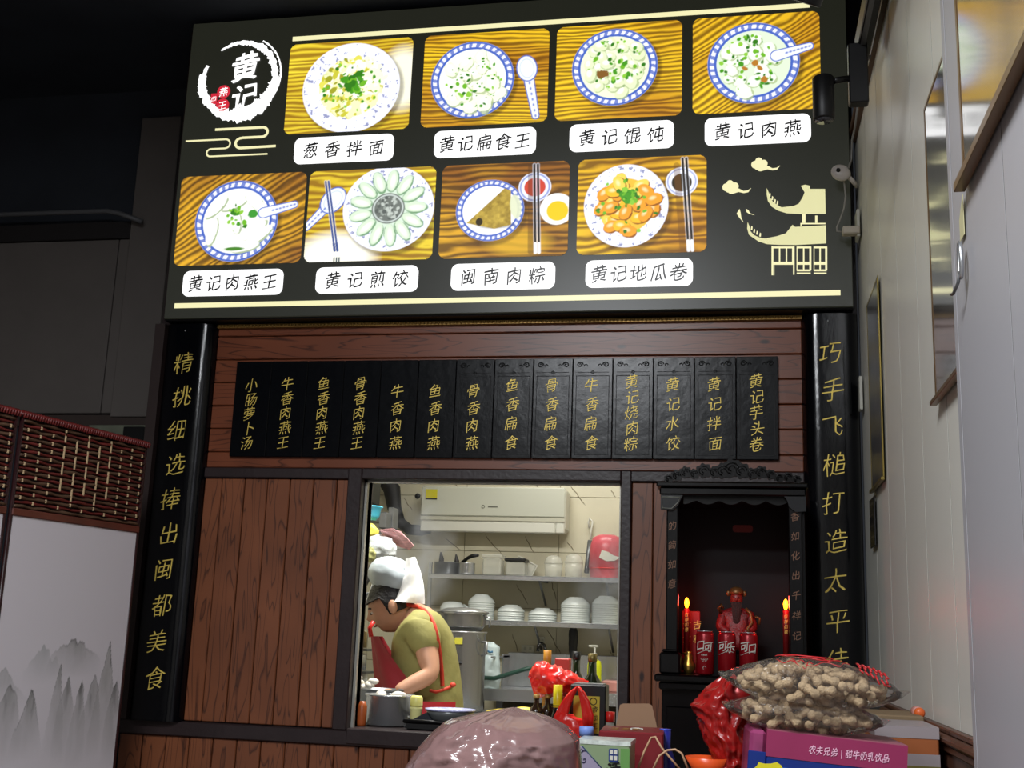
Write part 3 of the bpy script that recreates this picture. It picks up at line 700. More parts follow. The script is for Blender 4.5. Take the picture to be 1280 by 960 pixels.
# ------------------------------------------------------------------ black couplet boards
def couplet(name, label, x0, x1, text, z0, z1, chz0, pitch, size, zb):
    t = thing(name, label, 'sign board', ((x0+x1)/2, YF-.02, z0)); wd = x1-x0
    def fn(u, v):
        a = (u-.5)*1.9; xx = (x0+x1)/2+wd/2*(a/.95 if abs(a) < .95 else math.copysign(1, a)); yy = YF-.005-.045*(1-abs(min(1, abs(a)/.95))**5)**.8
        return (xx, yy, z0+(z1-z0)*v)
    b = MB().grid(fn, 48, 20); b.box((x0, YF-.004, z0), (x1, YF+.02, z1)); b.build('board', M_pillar, t, world=True, fix=False)
    for i, ch in enumerate(text):
        char(ch, ((x0+x1)/2+(zb if i % 2 else -zb), YF-.0515, chz0-pitch*i), size, M_gold, t, off=-.010)
    MB().ball((x0+wd*.45, YF-.05, z1-.03), .004, 8, 5).build('nail', M_steel, t, world=True)
    return t
ca = at(234, 454, Y=YF-.05); cz = at(197, 848, Y=YF-.05)
couplet('couplet_board', 'tall black couplet board with ten gold characters left of the wood panelling', -2.300, -2.085, '精挑细选捧出闽都美食', .838, 2.385, ca.z, (ca.z-cz.z)/9, .090, .004)
ca = at(1035, 441, Y=YF-.05); cz = at(1042, 826, Y=YF-.05)
couplet('couplet_board', 'tall black couplet board with gold characters in the corner by the white wall', .218, .414, '巧手飞槌打造太平佳肴', .838, 2.385, ca.z, (ca.z-cz.z)/8, .088, .003)

# ------------------------------------------------------------------ fourteen black menu plaques
COLS = ['小肠萝卜汤', '牛香肉燕王', '鱼香肉燕王', '骨香肉燕王', '牛香肉燕', '鱼香肉燕', '骨香肉燕', '鱼香扁食', '骨香扁食', '牛香扁食', '黄记烧肉粽', '黄记水饺', '黄记拌面', '黄记芋头卷']
MX0, MX1, MZ0, MZ1 = -1.984, .130, 1.849, 2.232
edges = [at(px, 515, Y=YF-.015).x for px in (293, 337, 384, 432, 479, 526, 572, 619, 672, 723, 770, 819.5, 869.5, 921, 973)]
edges = [MX0+(MX1-MX0)*i/14 for i in range(15)]
M_groove = mat('carved_groove', (2, 2, 3), .6)
M_plq = mat('black_plaque', (7, 9, 13), .22, bump=.10, bscale=18, spec=.32)
for i, s in enumerate(COLS):
    x0, x1 = edges[i]+.0008, edges[i+1]-.0008; yf = YF-.018-(.002 if i >= 6 else 0)
    t = thing('menu_plaque', f'black hanging menu plaque lettered in gold {s}, number {["one","two","three","four","five","six","seven","eight","nine","ten","eleven","twelve","thirteen","fourteen"][i]} from left in the row', 'menu board', ((x0+x1)/2, YF-.01, MZ0), group='menu plaques in a row under the lightbox')
    MB().box((x0, yf, MZ0), (x1, YF, MZ1), bev=.002).build('board', M_plq, t, world=True)
    if i >= 6:
        g = MB(); zt = MZ1-.068; f_ = .0022
        for a, b_ in (((x0+.012, MZ0+.014), (x0+.012+f_, zt)), ((x1-.012-f_, MZ0+.014), (x1-.012, zt)), ((x0+.012, MZ0+.014), (x1-.012, MZ0+.014+f_)), ((x0+.012, zt-f_), (x1-.012, zt)), ((x0+.014, zt+.012), (x1-.014, zt+.014))):
            g.box((a[0], yf-.0008, a[1]), (b_[0], yf+.001, b_[1]))
        for sx, xx in ((1, x0+.026), (-1, x1-.026)):
            sprl = [(xx+sx*.012*(1-.8*k/22)*math.cos(k*.42), yf-.0004, MZ1-.026+.011*(1-.8*k/22)*math.sin(k*.42)) for k in range(22)]
            g.tube(sprl, .0022, 5)
            g.tube([(xx+sx*(.022+.006*math.cos(k*.7)), yf-.0004, MZ1-.030+.006*math.sin(k*.7)) for k in range(6)], .0018, 5)
        g.tube([((x0+x1)/2+.005*math.cos(k*PI/4), yf-.0004, zt+.013+.005*math.sin(k*PI/4)) for k in range(8)], .0016, 5, closed=True)
        g.build('carving', M_groove, t, world=True, fix=False)
    n = len(s); zt_, zb_ = (2.135, 1.903) if i in (0,) else (2.140, 1.905) if n == 5 else (2.108, 1.905)
    if i >= 7 and n == 4: zt_, zb_ = 2.128, 1.908
    for j, ch in enumerate(s):
        char(ch, ((x0+x1)/2-.004+(.004 if j % 2 else 0), yf-.0015, zt_+(zb_-zt_)*j/(n-1)), .056, M_gold, t, off=-.007)

# ------------------------------------------------------------------ kitchen behind the hatch
KX0, KX1, KY0, KY1, KZ = -2.32, .25, YF+.12, 7.25, 2.72
struct(MB().box((KX0, YF+.0, -.1), (KX1, KY1+.1, 0)), 'floor_kitchen', mat('kitchen_floor', (120, 110, 98), .4, var=.1))
struct(MB().box((KX0, KY0, KZ), (KX1, KY1+.1, KZ+.06)), 'ceiling_kitchen', mat('kitchen_ceiling', (220, 220, 214), .7))
struct(MB().box((KX0-.02, KY0, 0), (KX0, KY1+.1, KZ)), 'wall_kitchen_left', M_tile)
struct(MB().box((KX1, KY0, 0), (KX1+.1, KY1+.1, KZ)), 'wall_kitchen_right', M_tile)
wk = struct(MB().box((KX0, KY1+.008, 0), (KX1, KY1+.1, KZ)), 'wall_kitchen_back', mat('grout', (150, 140, 112), .8))
for i in range(5):
    for j in range(8):
        x0 = KX0+i*.6; z0 = -.015+j*.345
        MB().box((x0+.0015, KY1, max(z0, 0)+.0015), (min(x0+.6, KX1)-.0015, KY1+.008, min(z0+.345, KZ)-.0015), bev=.001).build('tile', M_tile, wk, world=True)
rn = random.Random(3); vb = MB()
for px, py, dx, dy in ((548, 652, 8, 12), (505, 622, 10, 16), (567, 600, 6, 10), (530, 607, 6, 12), (713, 606, 18, 26), (666, 601, 8, 10), (606, 668, 22, 26), (656, 670, 12, 22), (555, 672, 20, 16), (709, 677, 8, 12), (645, 730, 16, 26), (688, 725, 8, 26), (683, 786, 20, 34), (640, 792, 8, 26), (764, 612, 6, 10), (762, 812, 7, 12)):
    pts = []
    for k in range(6):
        p = at(px+dx*k/5+rn.uniform(-1, 1), py+dy*k/5, Y=KY1-.0005); pts.append(p)
    vb.tube(pts, [.0005]+[.0028]*4+[.0005], 4)
vb.build('marble_vein', M_vein, wk, world=True, fix=False)['kind'] = 'stuff'

# air conditioner
t = thing('air_conditioner', 'white wall-mounted air conditioner at the top of the kitchen wall', 'air conditioner', (-1.50, KY1, 1.80))
AX0, AX1, AZ0, AZ1 = -1.965, -1.055, 1.812, 2.092; AY = KY1-.2
MB().box((AX0, AY+.012, AZ0+.01), (AX1, KY1, AZ1), bev=.02).build('body', M_white, t, world=True)
MB().box((AX0+.003, AY, AZ0+.095), (AX1-.003, AY+.014, AZ1-.004), bev=.006).build('front_panel', mat('ac_panel', (186, 187, 174), .14), t, world=True)
MB().box((AX0+.003, AY+.002, AZ0+.07), (AX1-.003, AY+.02, AZ0+.092)).build('chrome_strip', mat('grey_strip', (178, 176, 160), .3), t, world=True)
fl = MB().box((AX0+.004, AY+.006, AZ0), (AX1-.06, AY+.03, AZ0+.066), bev=.006).build('flap', M_white, t, world=True)
MB().box((AX1-.058, AY+.006, AZ0), (AX1-.004, AY+.03, AZ0+.066), bev=.006).build('end_cover', M_white, t, world=True)
MB().box((AX0+.032, AY-.002, AZ1-.085), (AX0+.105, AY, AZ1-.022)).build('energy_label', mat('yellow_label', (196, 186, 40), .5), t, world=True)
MB().box((AX0+.032, AY-.0025, AZ1-.085), (AX0+.105, AY-.0018, AZ1-.077)).build('label_band', M_blk, t, world=True)
g = MB().tube([(AX0+.40+.009*math.cos(a*PI/4), AY-.001, AZ1-.125+.009*math.sin(a*PI/4)) for a in range(8)], .002, 5, closed=True).box((AX0+.43, AY-.0015, AZ1-.129), (AX0+.49, AY, AZ1-.122))
g.build('logo', mat('grey_print', (96, 96, 88), .5), t, world=True, fix=False)
# insulated pipe, extractor and small wall plug
pp = [at(*q, Y=KY1-.1) for q in ((480, 596), (490, 612), (493, 635), (500, 653), (512, 662), (526, 663), (537, 661))]
pp = [pp[0]+Vector((0, 0, .5)), pp[0]+Vector((0, 0, .2))]+pp
tobj(MB().tube(pp, [.055, .055, .055, .055, .045, .036, .034, .034, .03], 12), 'insulated_pipe', 'thick black insulated pipe curving up from the left end of the air conditioner', 'pipe', mat('black_foam', (22, 22, 26), .6))
tobj(MB().lathe([(0.0, -.012), (.018, -.012), (.018, 0), (.008, .004), (0, .004)], (0, 0, 0), 14, M=Matrix.Translation(at(522, 620, Y=KY1-.004)) @ Matrix.Rotation(PI/2, 4, 'X')), 'wall_plug', 'small round black plug in the kitchen wall left of the air conditioner', 'plug', M_blk)
t = thing('range_hood', 'dull steel extractor hood at the far upper left of the kitchen', 'hood', (-2.25, 6.5, 1.85))
MB().box((-2.31, 6.2, 1.83), (-2.06, 6.48, 2.7), bev=.01).build('canopy', M_steeld, t, world=True)
MB().box((-2.315, 6.17, 1.80), (-2.04, 6.5, 1.84), bev=.006).build('rim', M_steeld, t, world=True)
MB().box((-2.056, 6.25, 1.9), (-2.04, 6.45, 2.7)).build('duct', M_blk, t, world=True)

# shelves
def shelf(label, x0, x1, z, y0, y1, br):
    t = thing('wall_shelf', label, 'shelf', ((x0+x1)/2, y1, z-.02))
    MB().box((x0, y0, z-.006), (x1, y1, z), bev=.002).box((x0, y0, z-.028), (x1, y0+.006, z-.002)).build('board', M_steel, t, world=True)
    for xx in br:
        MB().box((xx, y0+.02, z-.026), (xx+.02, y1, z-.006)).tube([(xx+.01, y0+.05, z-.02), (xx+.01, y1-.01, z-.16)], .008, 6).build('bracket', M_steeld, t, world=True)
    return t
ZA, ZB = 1.548, 1.283
shelf('upper stainless kitchen shelf holding pots and clear containers', -1.86, -.55, ZA, 6.93, KY1, (-1.2, -.8))
shelf('lower stainless kitchen shelf holding stacked white bowls', -1.86, -.5, ZB, 6.93, KY1, (-1.22, -.78))
tobj(MB().box((-1.875, 6.98, 1.0), (-1.855, 7.0, 1.62)), 'shelf_post', 'pale vertical post at the left end of the kitchen shelves', 'post', M_steel)
bprof = [(.087, 0), (.0895, .0012), (.088, .004), (.080, .018), (.062, .036), (.046, .044), (.044, .050), (.041, .050), (.041, .046), (0, .046)]
bowl_me = MB().lathe(bprof, n=22).mesh('bowl', fix=True); bowl_me.materials.append(M_ceram)
for pc, n, wd, lab in ((601, 9, 36, 'leftmost stack'), (638.5, 5, 37, 'second stack from the left'), (678, 4, 39, 'low middle stack'), (719, 9, 39, 'fourth stack from the left'), (757, 10, 37, 'rightmost stack')):
    p = at(pc, 776, Y=7.05); s = wd/37*.95; pit = .0125 if n > 5 else .0135
    for i in range(n):
        o = link('bowl', bowl_me, None, None, (p.x, 7.05, ZB+.001+pit*i)); o.scale = (s, s, 1.0 if n > 5 else .8)
        o.rotation_euler.z = random.random()*6
        nth = ['bottom', 'second', 'third', 'fourth', 'fifth', 'sixth', 'seventh', 'eighth', 'ninth', 'tenth'][i] if i < n-1 else 'topmost'
        props(o, f'white upturned bowl, {nth} from the shelf up in the {lab}' if 0 < i < n-1 else f'white upturned bowl, {nth} one of the {lab}', 'bowl', 'white bowls stacked on the kitchen shelf')
# pitcher
p = at(565, 773, Y=7.05); t = thing('pitcher', 'white round jug with a handle left of the bowl stacks', 'jug', (p.x, 7.05, ZB))
MB().lathe([(.05, 0), (.07, .01), (.078, .04), (.074, .075), (.055, .098), (.03, .104), (0, .106)], n=24).build('body', M_ceram, t)
MB().tube([(.07, 0, .085), (.10, -.02, .07), (.108, -.03, .035), (.09, -.02, .015)], .008, 8).build('handle', M_ceram, t)
# things on the upper shelf
def pot_thing(name, label, cat, loc, r, h, m, n=28, lid=False, handle=False, group=None):
    t = thing(name, label, cat, loc, group=group)
    MB().lathe([(r*.95, 0), (r, .006), (r, h-.004), (r*1.03, h), (r*.97, h+.001), (r*.97, h-.004), (r*.95, .01), (0, .01)], n=n).build('body', m, t)
    if lid:
        ld = MB().lathe([(r*1.02, h+.002), (r*.98, h+.008), (r*.5, h+.022), (0, h+.026)], n=n).build('lid', m, t)
        MB().lathe([(.008, h+.024), (.014, h+.036), (.010, h+.044), (0, h+.046)], n=12).build('knob', M_blk, ld)
    if handle:
        for s in (-1, 1): MB().tube([(s*r, -.03, h*.8), (s*(r+.03), -.025, h*.82), (s*(r+.03), .025, h*.82), (s*r, .03, h*.8)], .006, 6).build('handle', m, t)
    return t
pot_thing('saucepan', 'small grey saucepan at the left end of the upper shelf', 'pan', (at(560, 716, Y=7.08).x, 7.08, ZA), .085, .075, M_steeld)
pot_thing('saucepan', 'shiny metal pan beside the dark handle on the upper shelf', 'pan', (at(583, 716, Y=7.0).x, 7.0, ZA), .05, .07, M_steel)
p = at(583, 700, Y=7.05)
tobj(MB().tube([at(576, 705, Y=7.0), at(584, 698, Y=6.99), at(590, 695, Y=6.98), at(598, 694, Y=6.97)], [.012, .01, .012, .009], 8), 'pan_handle', 'black pan handle sticking up on the upper shelf', 'handle', M_blk)
for px, py in ((551, 690), (570, 693)):
    tobj(MB().tube([at(px, 716, Y=7.16), at(px+1, py+8, Y=7.15), at(px, py, Y=7.14)], [.02, .016, .004], 7), 'ladle_head', 'dark utensil tip standing among pans, '+('left one' if px < 560 else 'right one'), 'utensil', mat('dark_metal', (60, 58, 58), .4, metal=.5))
Mcl = mat('clear_plastic', (214, 214, 204), .12, alpha=.42)
def boxtub(px0, px1, py1, label, m=Mcl, dark=False, rot=0):
    a, b = at(px0, 716, Y=6.98), at(px1, 716, Y=6.98); h = at(px0, py1, Y=6.98).z-ZA
    t = thing('food_container', label, 'container', ((a.x+b.x)/2, 7.06, ZA)); wd = (b.x-a.x)/2
    MB().box((-wd*.9, -.06, .001), (wd*.9, .06, h*.82), bev=.01).build('tub', m, t)
    MB().box((-wd, -.066, h*.82), (wd, .066, h), bev=.006).build('lid', M_blk if dark else m, t)
boxtub(600, 626, 692, 'clear lidded container left of the black-lidded one')
boxtub(629, 656, 697, 'container with black lid in the middle of the upper shelf', dark=True)
t = thing('food_container', 'clear tray leaning on its side behind the black-lidded container', 'container', (at(656, 700, Y=7.14).x, 7.14, ZA+.055), ry=.45)
MB().box((-.065, -.012, -.05), (.065, .012, .05), bev=.008).build('tray', Mcl, t)
MB().tube([(-.065, -.014, -.05), (.065, -.014, -.05), (.065, -.014, .05), (-.065, -.014, .05)], .004, 6, closed=True).build('rim', M_white, t)
for a_, b_, c_, l in ((681, 702, 694, 'rounded clear container right of centre'), (706, 728, 692, 'rounded clear container beside the dark stick')):
    p = at((a_+b_)/2, 716, Y=7.05); t = thing('food_container', l+' on the upper shelf', 'container', (p.x, 7.05, ZA)); h = at(a_, c_, Y=7.05).z-ZA
    MB().lathe([(.045, 0), (.052, .01), (.055, h*.6)], n=20).build('tub', Mcl, t); MB().lathe([(.057, h*.6), (.057, h*.66), (.045, h*.9), (.02, h), (0, h)], n=20).build('lid', Mcl, t)
tobj(MB().tube([at(733, 716, Y=7.1), at(737.5, 676, Y=7.15)], .016, 6), 'grey_stick', 'flat grey board leaning between clear containers and the red basket', 'board', M_steeld)
tobj(MB().tube([at(738, 674, Y=7.2), at(739, 662, Y=7.22), at(741, 652, Y=7.22), at(737, 648, Y=7.22), at(735.5, 653, Y=7.22), at(737, 660, Y=7.22)], .007, 6), 'wall_hook', 'white plastic hook hanging above the grey board on the kitchen wall', 'hook', M_white)
a = at(757, 716, Y=7.08)
t = thing('red_basket', 'red plastic basket with a white label on the right of the upper shelf', 'basket', (a.x+.005, 7.08, ZA))
MB().lathe([(.095, 0), (.1, .01), (.102, .06), (.108, .065), (.1, .2), (.085, .245), (.05, .262), (0, .265)], n=28, sy=.8).build('tub', mat('red_translucent', (196, 84, 94), .3, var=.2), t)
MB().poly([(-.035, .12), (-.02, .165), (.02, .155), (.05, .135), (.09, .125), (.06, .105), (.01, .10)], -.092, -.082).build('paper_label', M_white, t)
MB().tube([(-.1*math.cos(k*PI/8), -.09*math.sin(k*PI/8), .06) for k in range(9)], .004, 6).build('ridge', M_red, t)

# steamer pots
p = at(576, 850, Y=6.25)
t = thing('stock_pot', 'tall stainless stock pot standing behind the cook', 'pot', (p.x, 6.25, .80))
MB().lathe([(.12, 0), (.125, .01), (.125, .40), (.13, .405), (.13, .412), (.12, .412), (.12, .38), (0, .38)], n=36).build('body', M_steel, t)
MB().box((-.006, -.130, .26), (.006, -.123, .30)).box((.0, -.129, .245), (.03, -.12, .25)).build('dial', M_blk, t)
MB().box((-.012, -.1295, .345), (.03, -.1235, .375)).build('sticker', mat('yellow_sticker', (214, 206, 70), .5), t)
MB().tube([(.118, -.06, .36), (.15, -.075, .36), (.15, -.075, .30), (.118, -.06, .29)], .006, 6).build('handle', M_steel, t)
t2 = thing('steamer_pan', 'stainless pan with a flat lid set on top of the tall stock pot', 'pan', (p.x-.005, 6.25, 1.215))
MB().lathe([(.10, 0), (.125, .03), (.13, .085), (.14, .092), (.128, .094), (.12, .05), (0, .04)], n=36).build('body', M_steel, t2)
MB().lathe([(.142, .094), (.138, .102), (.08, .118), (.02, .122), (0, .122)], n=36).build('lid', M_steel, t2)
MB().tube([(.125, -.03, .08), (.16, -.035, .07), (.155, -.03, .02)], .006, 6).build('handle', M_steel, t2)
t = thing('stove_stand', 'low dark stove stand under the stock pot', 'stove', (p.x, 6.25, 0))
MB().box((-.24, -.22, .70), (.2, .25, .80), bev=.01).build('top', M_steeld, t)
for sx in (-.2, .16):
    for sy in (-.18, .2): MB().box((sx, sy, 0), (sx+.04, sy+.04, .70)).build('leg', M_steeld, t)
# sink bench
t = thing('sink_bench', 'stainless sink bench along the kitchen back wall', 'bench', (-1.05, 6.9, 0))
MB().box((-1.50, 6.62, .862), (-.45, 7.2, .90), bev=.006).build('worktop', M_steel, t, world=True)
MB().box((-1.50, 6.615, .84), (-.45, 6.625, .905)).build('front_edge', M_steel, t, world=True)
MB().box((-1.40, 7.16, .90), (-.45, 7.2, 1.10), bev=.004).build('splashback', M_steel, t, world=True)
MB().box((-1.40, 6.66, 1.07), (-1.39, 7.2, 1.08)).box((-1.40, 6.98, .9), (-1.39, 7.2, 1.09)).build('end_plate', M_steel, t, world=True)
for sx in (-1.47, -1.36, -.5): MB().box((sx, 6.66, 0), (sx+.035, 6.70, .862)).build('leg', M_steeld, t, world=True)
MB().box((-1.45, 7.1, .12), (-.47, 7.14, .16)).build('brace', M_steeld, t, world=True)
tobj(MB().box((-1.45, 7.16, 0), (-.45, 7.24, .84)), 'splash_board', 'dark board below the sink bench at the kitchen wall', 'board', mat('dark_under', (70, 64, 56), .6))
t = thing('tap', 'dark swan-neck tap over the sink', 'tap', (at(682, 815, Y=7.0).x, 7.0, .90))
MB().tube([(0, 0, 0), (0, 0, .22), (-.006, -.01, .25), (-.02, -.03, .262), (-.035, -.05, .25), (-.038, -.055, .215)], .009, 8).build('spout', mat('dark_chrome', (60, 60, 60), .2, metal=.9), t)
tobj(MB().tube([at(q[0], q[1], Y=6.70) for q in ((590, 842), (602, 847), (618, 848), (635, 843), (655, 837), (668, 834))], .012, 8), 'water_hose', 'green rubber hose lying along the sink', 'hose', mat('green_hose', (34, 70, 58), .4))
# sockets
for a_, b_, c_, d_, l in ((651.5, 806.5, 668, 815.5, 'left white double socket low on the kitchen wall'), (671, 806, 681.5, 815.5, 'white socket right of the double socket, beside the tap'), (671, 796, 681, 804.5, 'white switch just above the right socket')):
    p0, p1 = at(a_, d_, Y=KY1-.01), at(c_, b_, Y=KY1-.01); t = thing('wall_socket', l, 'socket', ((p0.x+p1.x)/2, KY1, p0.z))
    MB().box((p0.x, KY1-.012, p0.z), (p1.x, KY1, p1.z), bev=.002).build('plate', M_white, t, world=True)
    for k in range(2): xx = p0.x+(p1.x-p0.x)*(.3+.4*k); MB().box((xx-.008, KY1-.0135, p0.z+.015), (xx+.008, KY1-.011, p1.z-.012)).build('insert', mat('pale_grey', (170, 170, 160), .4), t, world=True)
# white carrier bag with blue print, beside the stock pot
p = at(608, 850, Y=6.75)
t = thing('carrier_bag', 'pale bluish plastic bag with blue print on the sink bench', 'bag', (p.x, 6.78, .90))
bag_mesh([(0, 0, 0, .07, .05), (0, 0, .05, .075, .06), (0, 0, .14, .07, .05), (.005, 0, .23, .06, .03), (.01, 0, .26, .02, .01)], 3, .006, 22).build('bag', mat('pale_bag', (206, 222, 224), .3, alpha=.9), t)
MB().tube([(-.03, -.052, .19), (-.01, -.05, .215), (.02, -.05, .20), (.035, -.05, .205)], .006, 5).build('print', mat('blue_print', (50, 110, 150), .4), t)
# pump bottle, dark scourer holder
p = at(743, 838, Y=6.75); t = thing('pump_bottle', 'bright yellow detergent bottle with white pump', 'bottle', (p.x, 6.75, .90))
MB().lathe([(.036, 0), (.04, .01), (.04, .15), (.034, .175), (.014, .185), (.012, .20)], n=20, sy=.7).build('body', mat('yellow_green', (222, 228, 30), .3), t)
pm = MB().lathe([(.014, .20), (.014, .215), (.006, .22), (.006, .255), (0, .255)], n=12).build('pump', M_white, t); MB().box((-.035, -.008, .25), (.02, .008, .262), bev=.003).build('spout', M_white, pm)
p = at(716, 822, Y=7.15); t = thing('brush_holder', 'dark mesh holder hanging on the kitchen wall behind green bottles', 'holder', (p.x, 7.15, p.z))
bag_mesh([(0, 0, 0, .018, .015), (0, 0, .05, .025, .02), (0, 0, .11, .03, .02), (0, 0, .15, .028, .02), (0, 0, .19, .015, .01)], 4, .006, 40).build('mesh', mat('dark_mesh', (38, 38, 40), .4), t)
tobj(MB().box((-.80, 6.9, .90), (-.62, 7.1, .965), bev=.01), 'pink_tray', 'pink tray on the right end of the sink bench', 'tray', mat('pink_tray', (206, 140, 130), .4))

# near rack at the left with bags
t = thing('wire_rack', 'grey metal rack at the left edge of the hatch', 'rack', (-1.72, 5.3, 1.3))
MB().box((-1.95, 5.12, 1.340), (-1.565, 5.42, 1.365), bev=.003).build('shelf', M_steeld, t, world=True)
MB().tube([at(466, 707, Y=5.14), at(453, 736, Y=5.14), at(446, 757, Y=5.14)], .016, 6).build('brace', M_blk, t, world=True)
MB().tube([at(474, 708, Y=5.12), at(461, 745, Y=5.12), at(446, 782, Y=5.12), at(440, 800, Y=5.12)], .006, 6).build('stay', M_steel, t, world=True)
MB().box((-1.95, 5.38, 0), (-1.92, 5.42, 2.0)).build('post', M_steeld, t, world=True)
def sack(name, label, px, py, Y, rx, rz, m, seed, cat='bag', amp=.010, s=22, ry=None):
    c = at(px, py, Y=Y); ry = ry or rx*.7
    b = bag_mesh([(c.x, Y, c.z-rz, rx*.6, ry*.6), (c.x, Y, c.z-rz*.7, rx*.95, ry), (c.x, Y, c.z, rx, ry), (c.x, Y, c.z+rz*.6, rx*.7, ry*.8), (c.x, Y, c.z+rz, rx*.15, ry*.15)], seed, amp, s)
    return tobj(b, name, label, cat, m)
Mwb = mat('white_film_bag', (214, 220, 222), .25, bump=.6, bscale=40)
sack('plastic_bag', 'crumpled white plastic bag on the rack under the pink fan', 474, 683, 5.24, .085, .055, Mwb, 11)
sack('vegetable_bag', 'clear bag of pale green vegetables at the edge of the rack', 457, 692, 5.18, .055, .035, mat('veg', (150, 150, 96), .5, var=.5, vscale=60), 12)
sack('yellow_bag', 'yellow and white plastic bag under the blue basin', 460, 662, 5.34, .055, .032, mat('yellow_bag', (228, 206, 90), .4, var=.3, vscale=20), 13)
c = at(459, 642, Y=5.36); t = thing('blue_basin', 'bright blue plastic basin at the left edge of the hatch', 'basin', (c.x, 5.36, c.z-.03))
MB().lathe([(.045, 0), (.06, .02), (.066, .055), (.074, .06), (.074, .064), (.062, .064), (.05, .02), (0, .015)], n=28).build('bowl', mat('sky_blue', (70, 184, 214), .3), t)
a = at(476, 662, Y=5.3); pts = [at(q[0], q[1], Y=5.20+.02*i) for i, q in enumerate(((474, 662), (490, 660), (500, 664), (508, 672), (517, 682), (511, 687), (500, 684), (488, 677), (480, 671)))]
b = MB(); n = len(pts); b.add([p for p in pts]+[p+Vector((0, .012, .0)) for p in pts], [tuple(range(n)), tuple(range(2*n-1, n-1, -1))]+[(i, i+n, (i+1) % n+n, (i+1) % n) for i in range(n)])
tobj(b, 'pink_cloth', 'pink and white striped cloth draped over the top of the white bags', 'cloth', mat('pink_stripe', (236, 178, 182), .6, var=.25, vscale=30, stretch=(1, 1, 6)))
for px0, px1, py0, py1, Yb, l in ((473, 483, 640, 660, 6.0, 'grey metal box left of the black pipe'), (484, 492, 634, 660, 6.1, 'narrow grey box beside the black pipe')):
    a, b_ = at(px0, py1, Y=Yb), at(px1, py0, Y=Yb)
    tobj(MB().box((a.x, Yb, a.z), (b_.x, Yb+.1, b_.z), bev=.004), 'metal_box', l, 'box', M_steeld)
t = thing('spice_rack', 'grey shelf unit behind the metal boxes at the kitchen left', 'rack', (-2.0, 6.1, 0))
MB().box((-2.25, 6.0, 1.70), (-1.86, 6.3, 1.716)).box((-2.25, 6.0, .0), (-2.22, 6.3, 1.70)).build('shelf', M_steeld, t, world=True)
# items behind the cook at left
for px, py, r, h, m, l in ((451, 800, .03, .07, mat('tan_jar', (170, 150, 104), .4), 'tan jar left of the cook'), (449, 828, .035, .07, M_steel, 'shiny can left of the cook'), (450, 850, .035, .06, Mwb, 'pale tub at the left edge of the hatch')):
    p = at(px, py, Y=5.5); o = MB().lathe([(r, 0), (r, h), (r*.9, h+.006), (0, h+.008)], (p.x, 5.5, p.z-h/2), 16)
    tobj(o, 'jar', l, 'jar', m)
t = thing('side_unit', 'grey shelf unit left of the cook carrying jars', 'shelf', (-1.85, 5.5, 0))
for zz in (at(450, 850, Y=5.5).z-.035, at(449, 828, Y=5.5).z-.04, at(451, 800, Y=5.5).z-.04): MB().box((-2.1, 5.44, zz-.01), (-1.74, 5.6, zz)).build('board', M_steeld, t, world=True)
MB().box((-2.1, 5.56, 0), (-2.07, 5.6, 1.2)).build('post', M_steeld, t, world=True)

# worktop under the hatch
t = thing('kitchen_worktop', 'kitchen worktop running behind the hatch sill', 'worktop', (-.95, 4.62, 0))
MB().box((-2.2, YF+.165, .81), (0, 4.80, .846), bev=.004).build('top', M_steel, t, world=True)
for sx in (-2.1, -1.2, -.1): MB().box((sx, 4.70, 0), (sx+.04, 4.74, .81)).build('leg', M_steeld, t, world=True)
ZW = .847

# ------------------------------------------------------------------ the cook
M_skin = mat('skin', (196, 146, 116), .5, var=.06, vscale=20)
M_shirt = mat('olive_shirt', (150, 144, 84), .75, bump=1.0, bscale=9, var=.08, vscale=12)
M_apr = mat('red_apron', (150, 36, 44), .6, bump=.2, bscale=14)
M_strap = mat('orange_red_strap', (214, 66, 44), .55)
M_hair = mat('black_hair', (18, 15, 14), .5, bump=.5, bscale=80)
body = thing('person', 'cook in olive shirt, red apron and white cap stooping over the pots', 'person', (-1.36, 5.03, 0))
V = Vector
pelv, waist, chest, shc = V((-1.33, 5.06, .84)), V((-1.35, 5.05, .97)), V((-1.385, 5.04, 1.12)), V((-1.40, 5.04, 1.235))
neck, headc = V((-1.435, 5.02, 1.285)), V((-1.500, 4.985, 1.305))
rs, re, rw = V((-1.325, 4.885, 1.215)), V((-1.262, 4.83, 1.030)), V((-1.385, 4.74, .955))
ls, le, lw_ = V((-1.40, 5.20, 1.21)), V((-1.42, 5.22, 1.02)), V((-1.50, 5.0, .94))
nodes = [(pelv, .135), (waist, .13), (chest, .135), (shc, .105), (neck, .052), (headc+V((.02, 0, -.02)), .06),
         (rs, .056), (re, .043), (rw, .028), (ls, .056), (le, .042), (lw_, .028),
         (V((-1.32, 4.98, .72)), .085), (V((-1.32, 4.97, .46)), .062), (V((-1.30, 4.97, .10)), .042), (V((-1.36, 4.96, .045)), .038), (V((-1.46, 4.95, .035)), .03),
         (V((-1.32, 5.15, .72)), .085), (V((-1.32, 5.16, .46)), .062), (V((-1.30, 5.16, .10)), .042), (V((-1.36, 5.16, .045)), .038), (V((-1.46, 5.17, .035)), .03),
         (rs.lerp(re, .5), .052), (re.lerp(rw, .5), .038)]
edges = [(0, 1), (1, 2), (2, 3), (3, 4), (4, 5), (3, 6), (6, 22), (22, 7), (7, 23), (23, 8), (3, 9), (9, 10), (10, 11), (0, 12), (12, 13), (13, 14), (14, 15), (15, 16), (0, 17), (17, 18), (18, 19), (19, 20), (20, 21)]
skin('body', nodes, edges, M_skin, body, 2, off=wl(body))
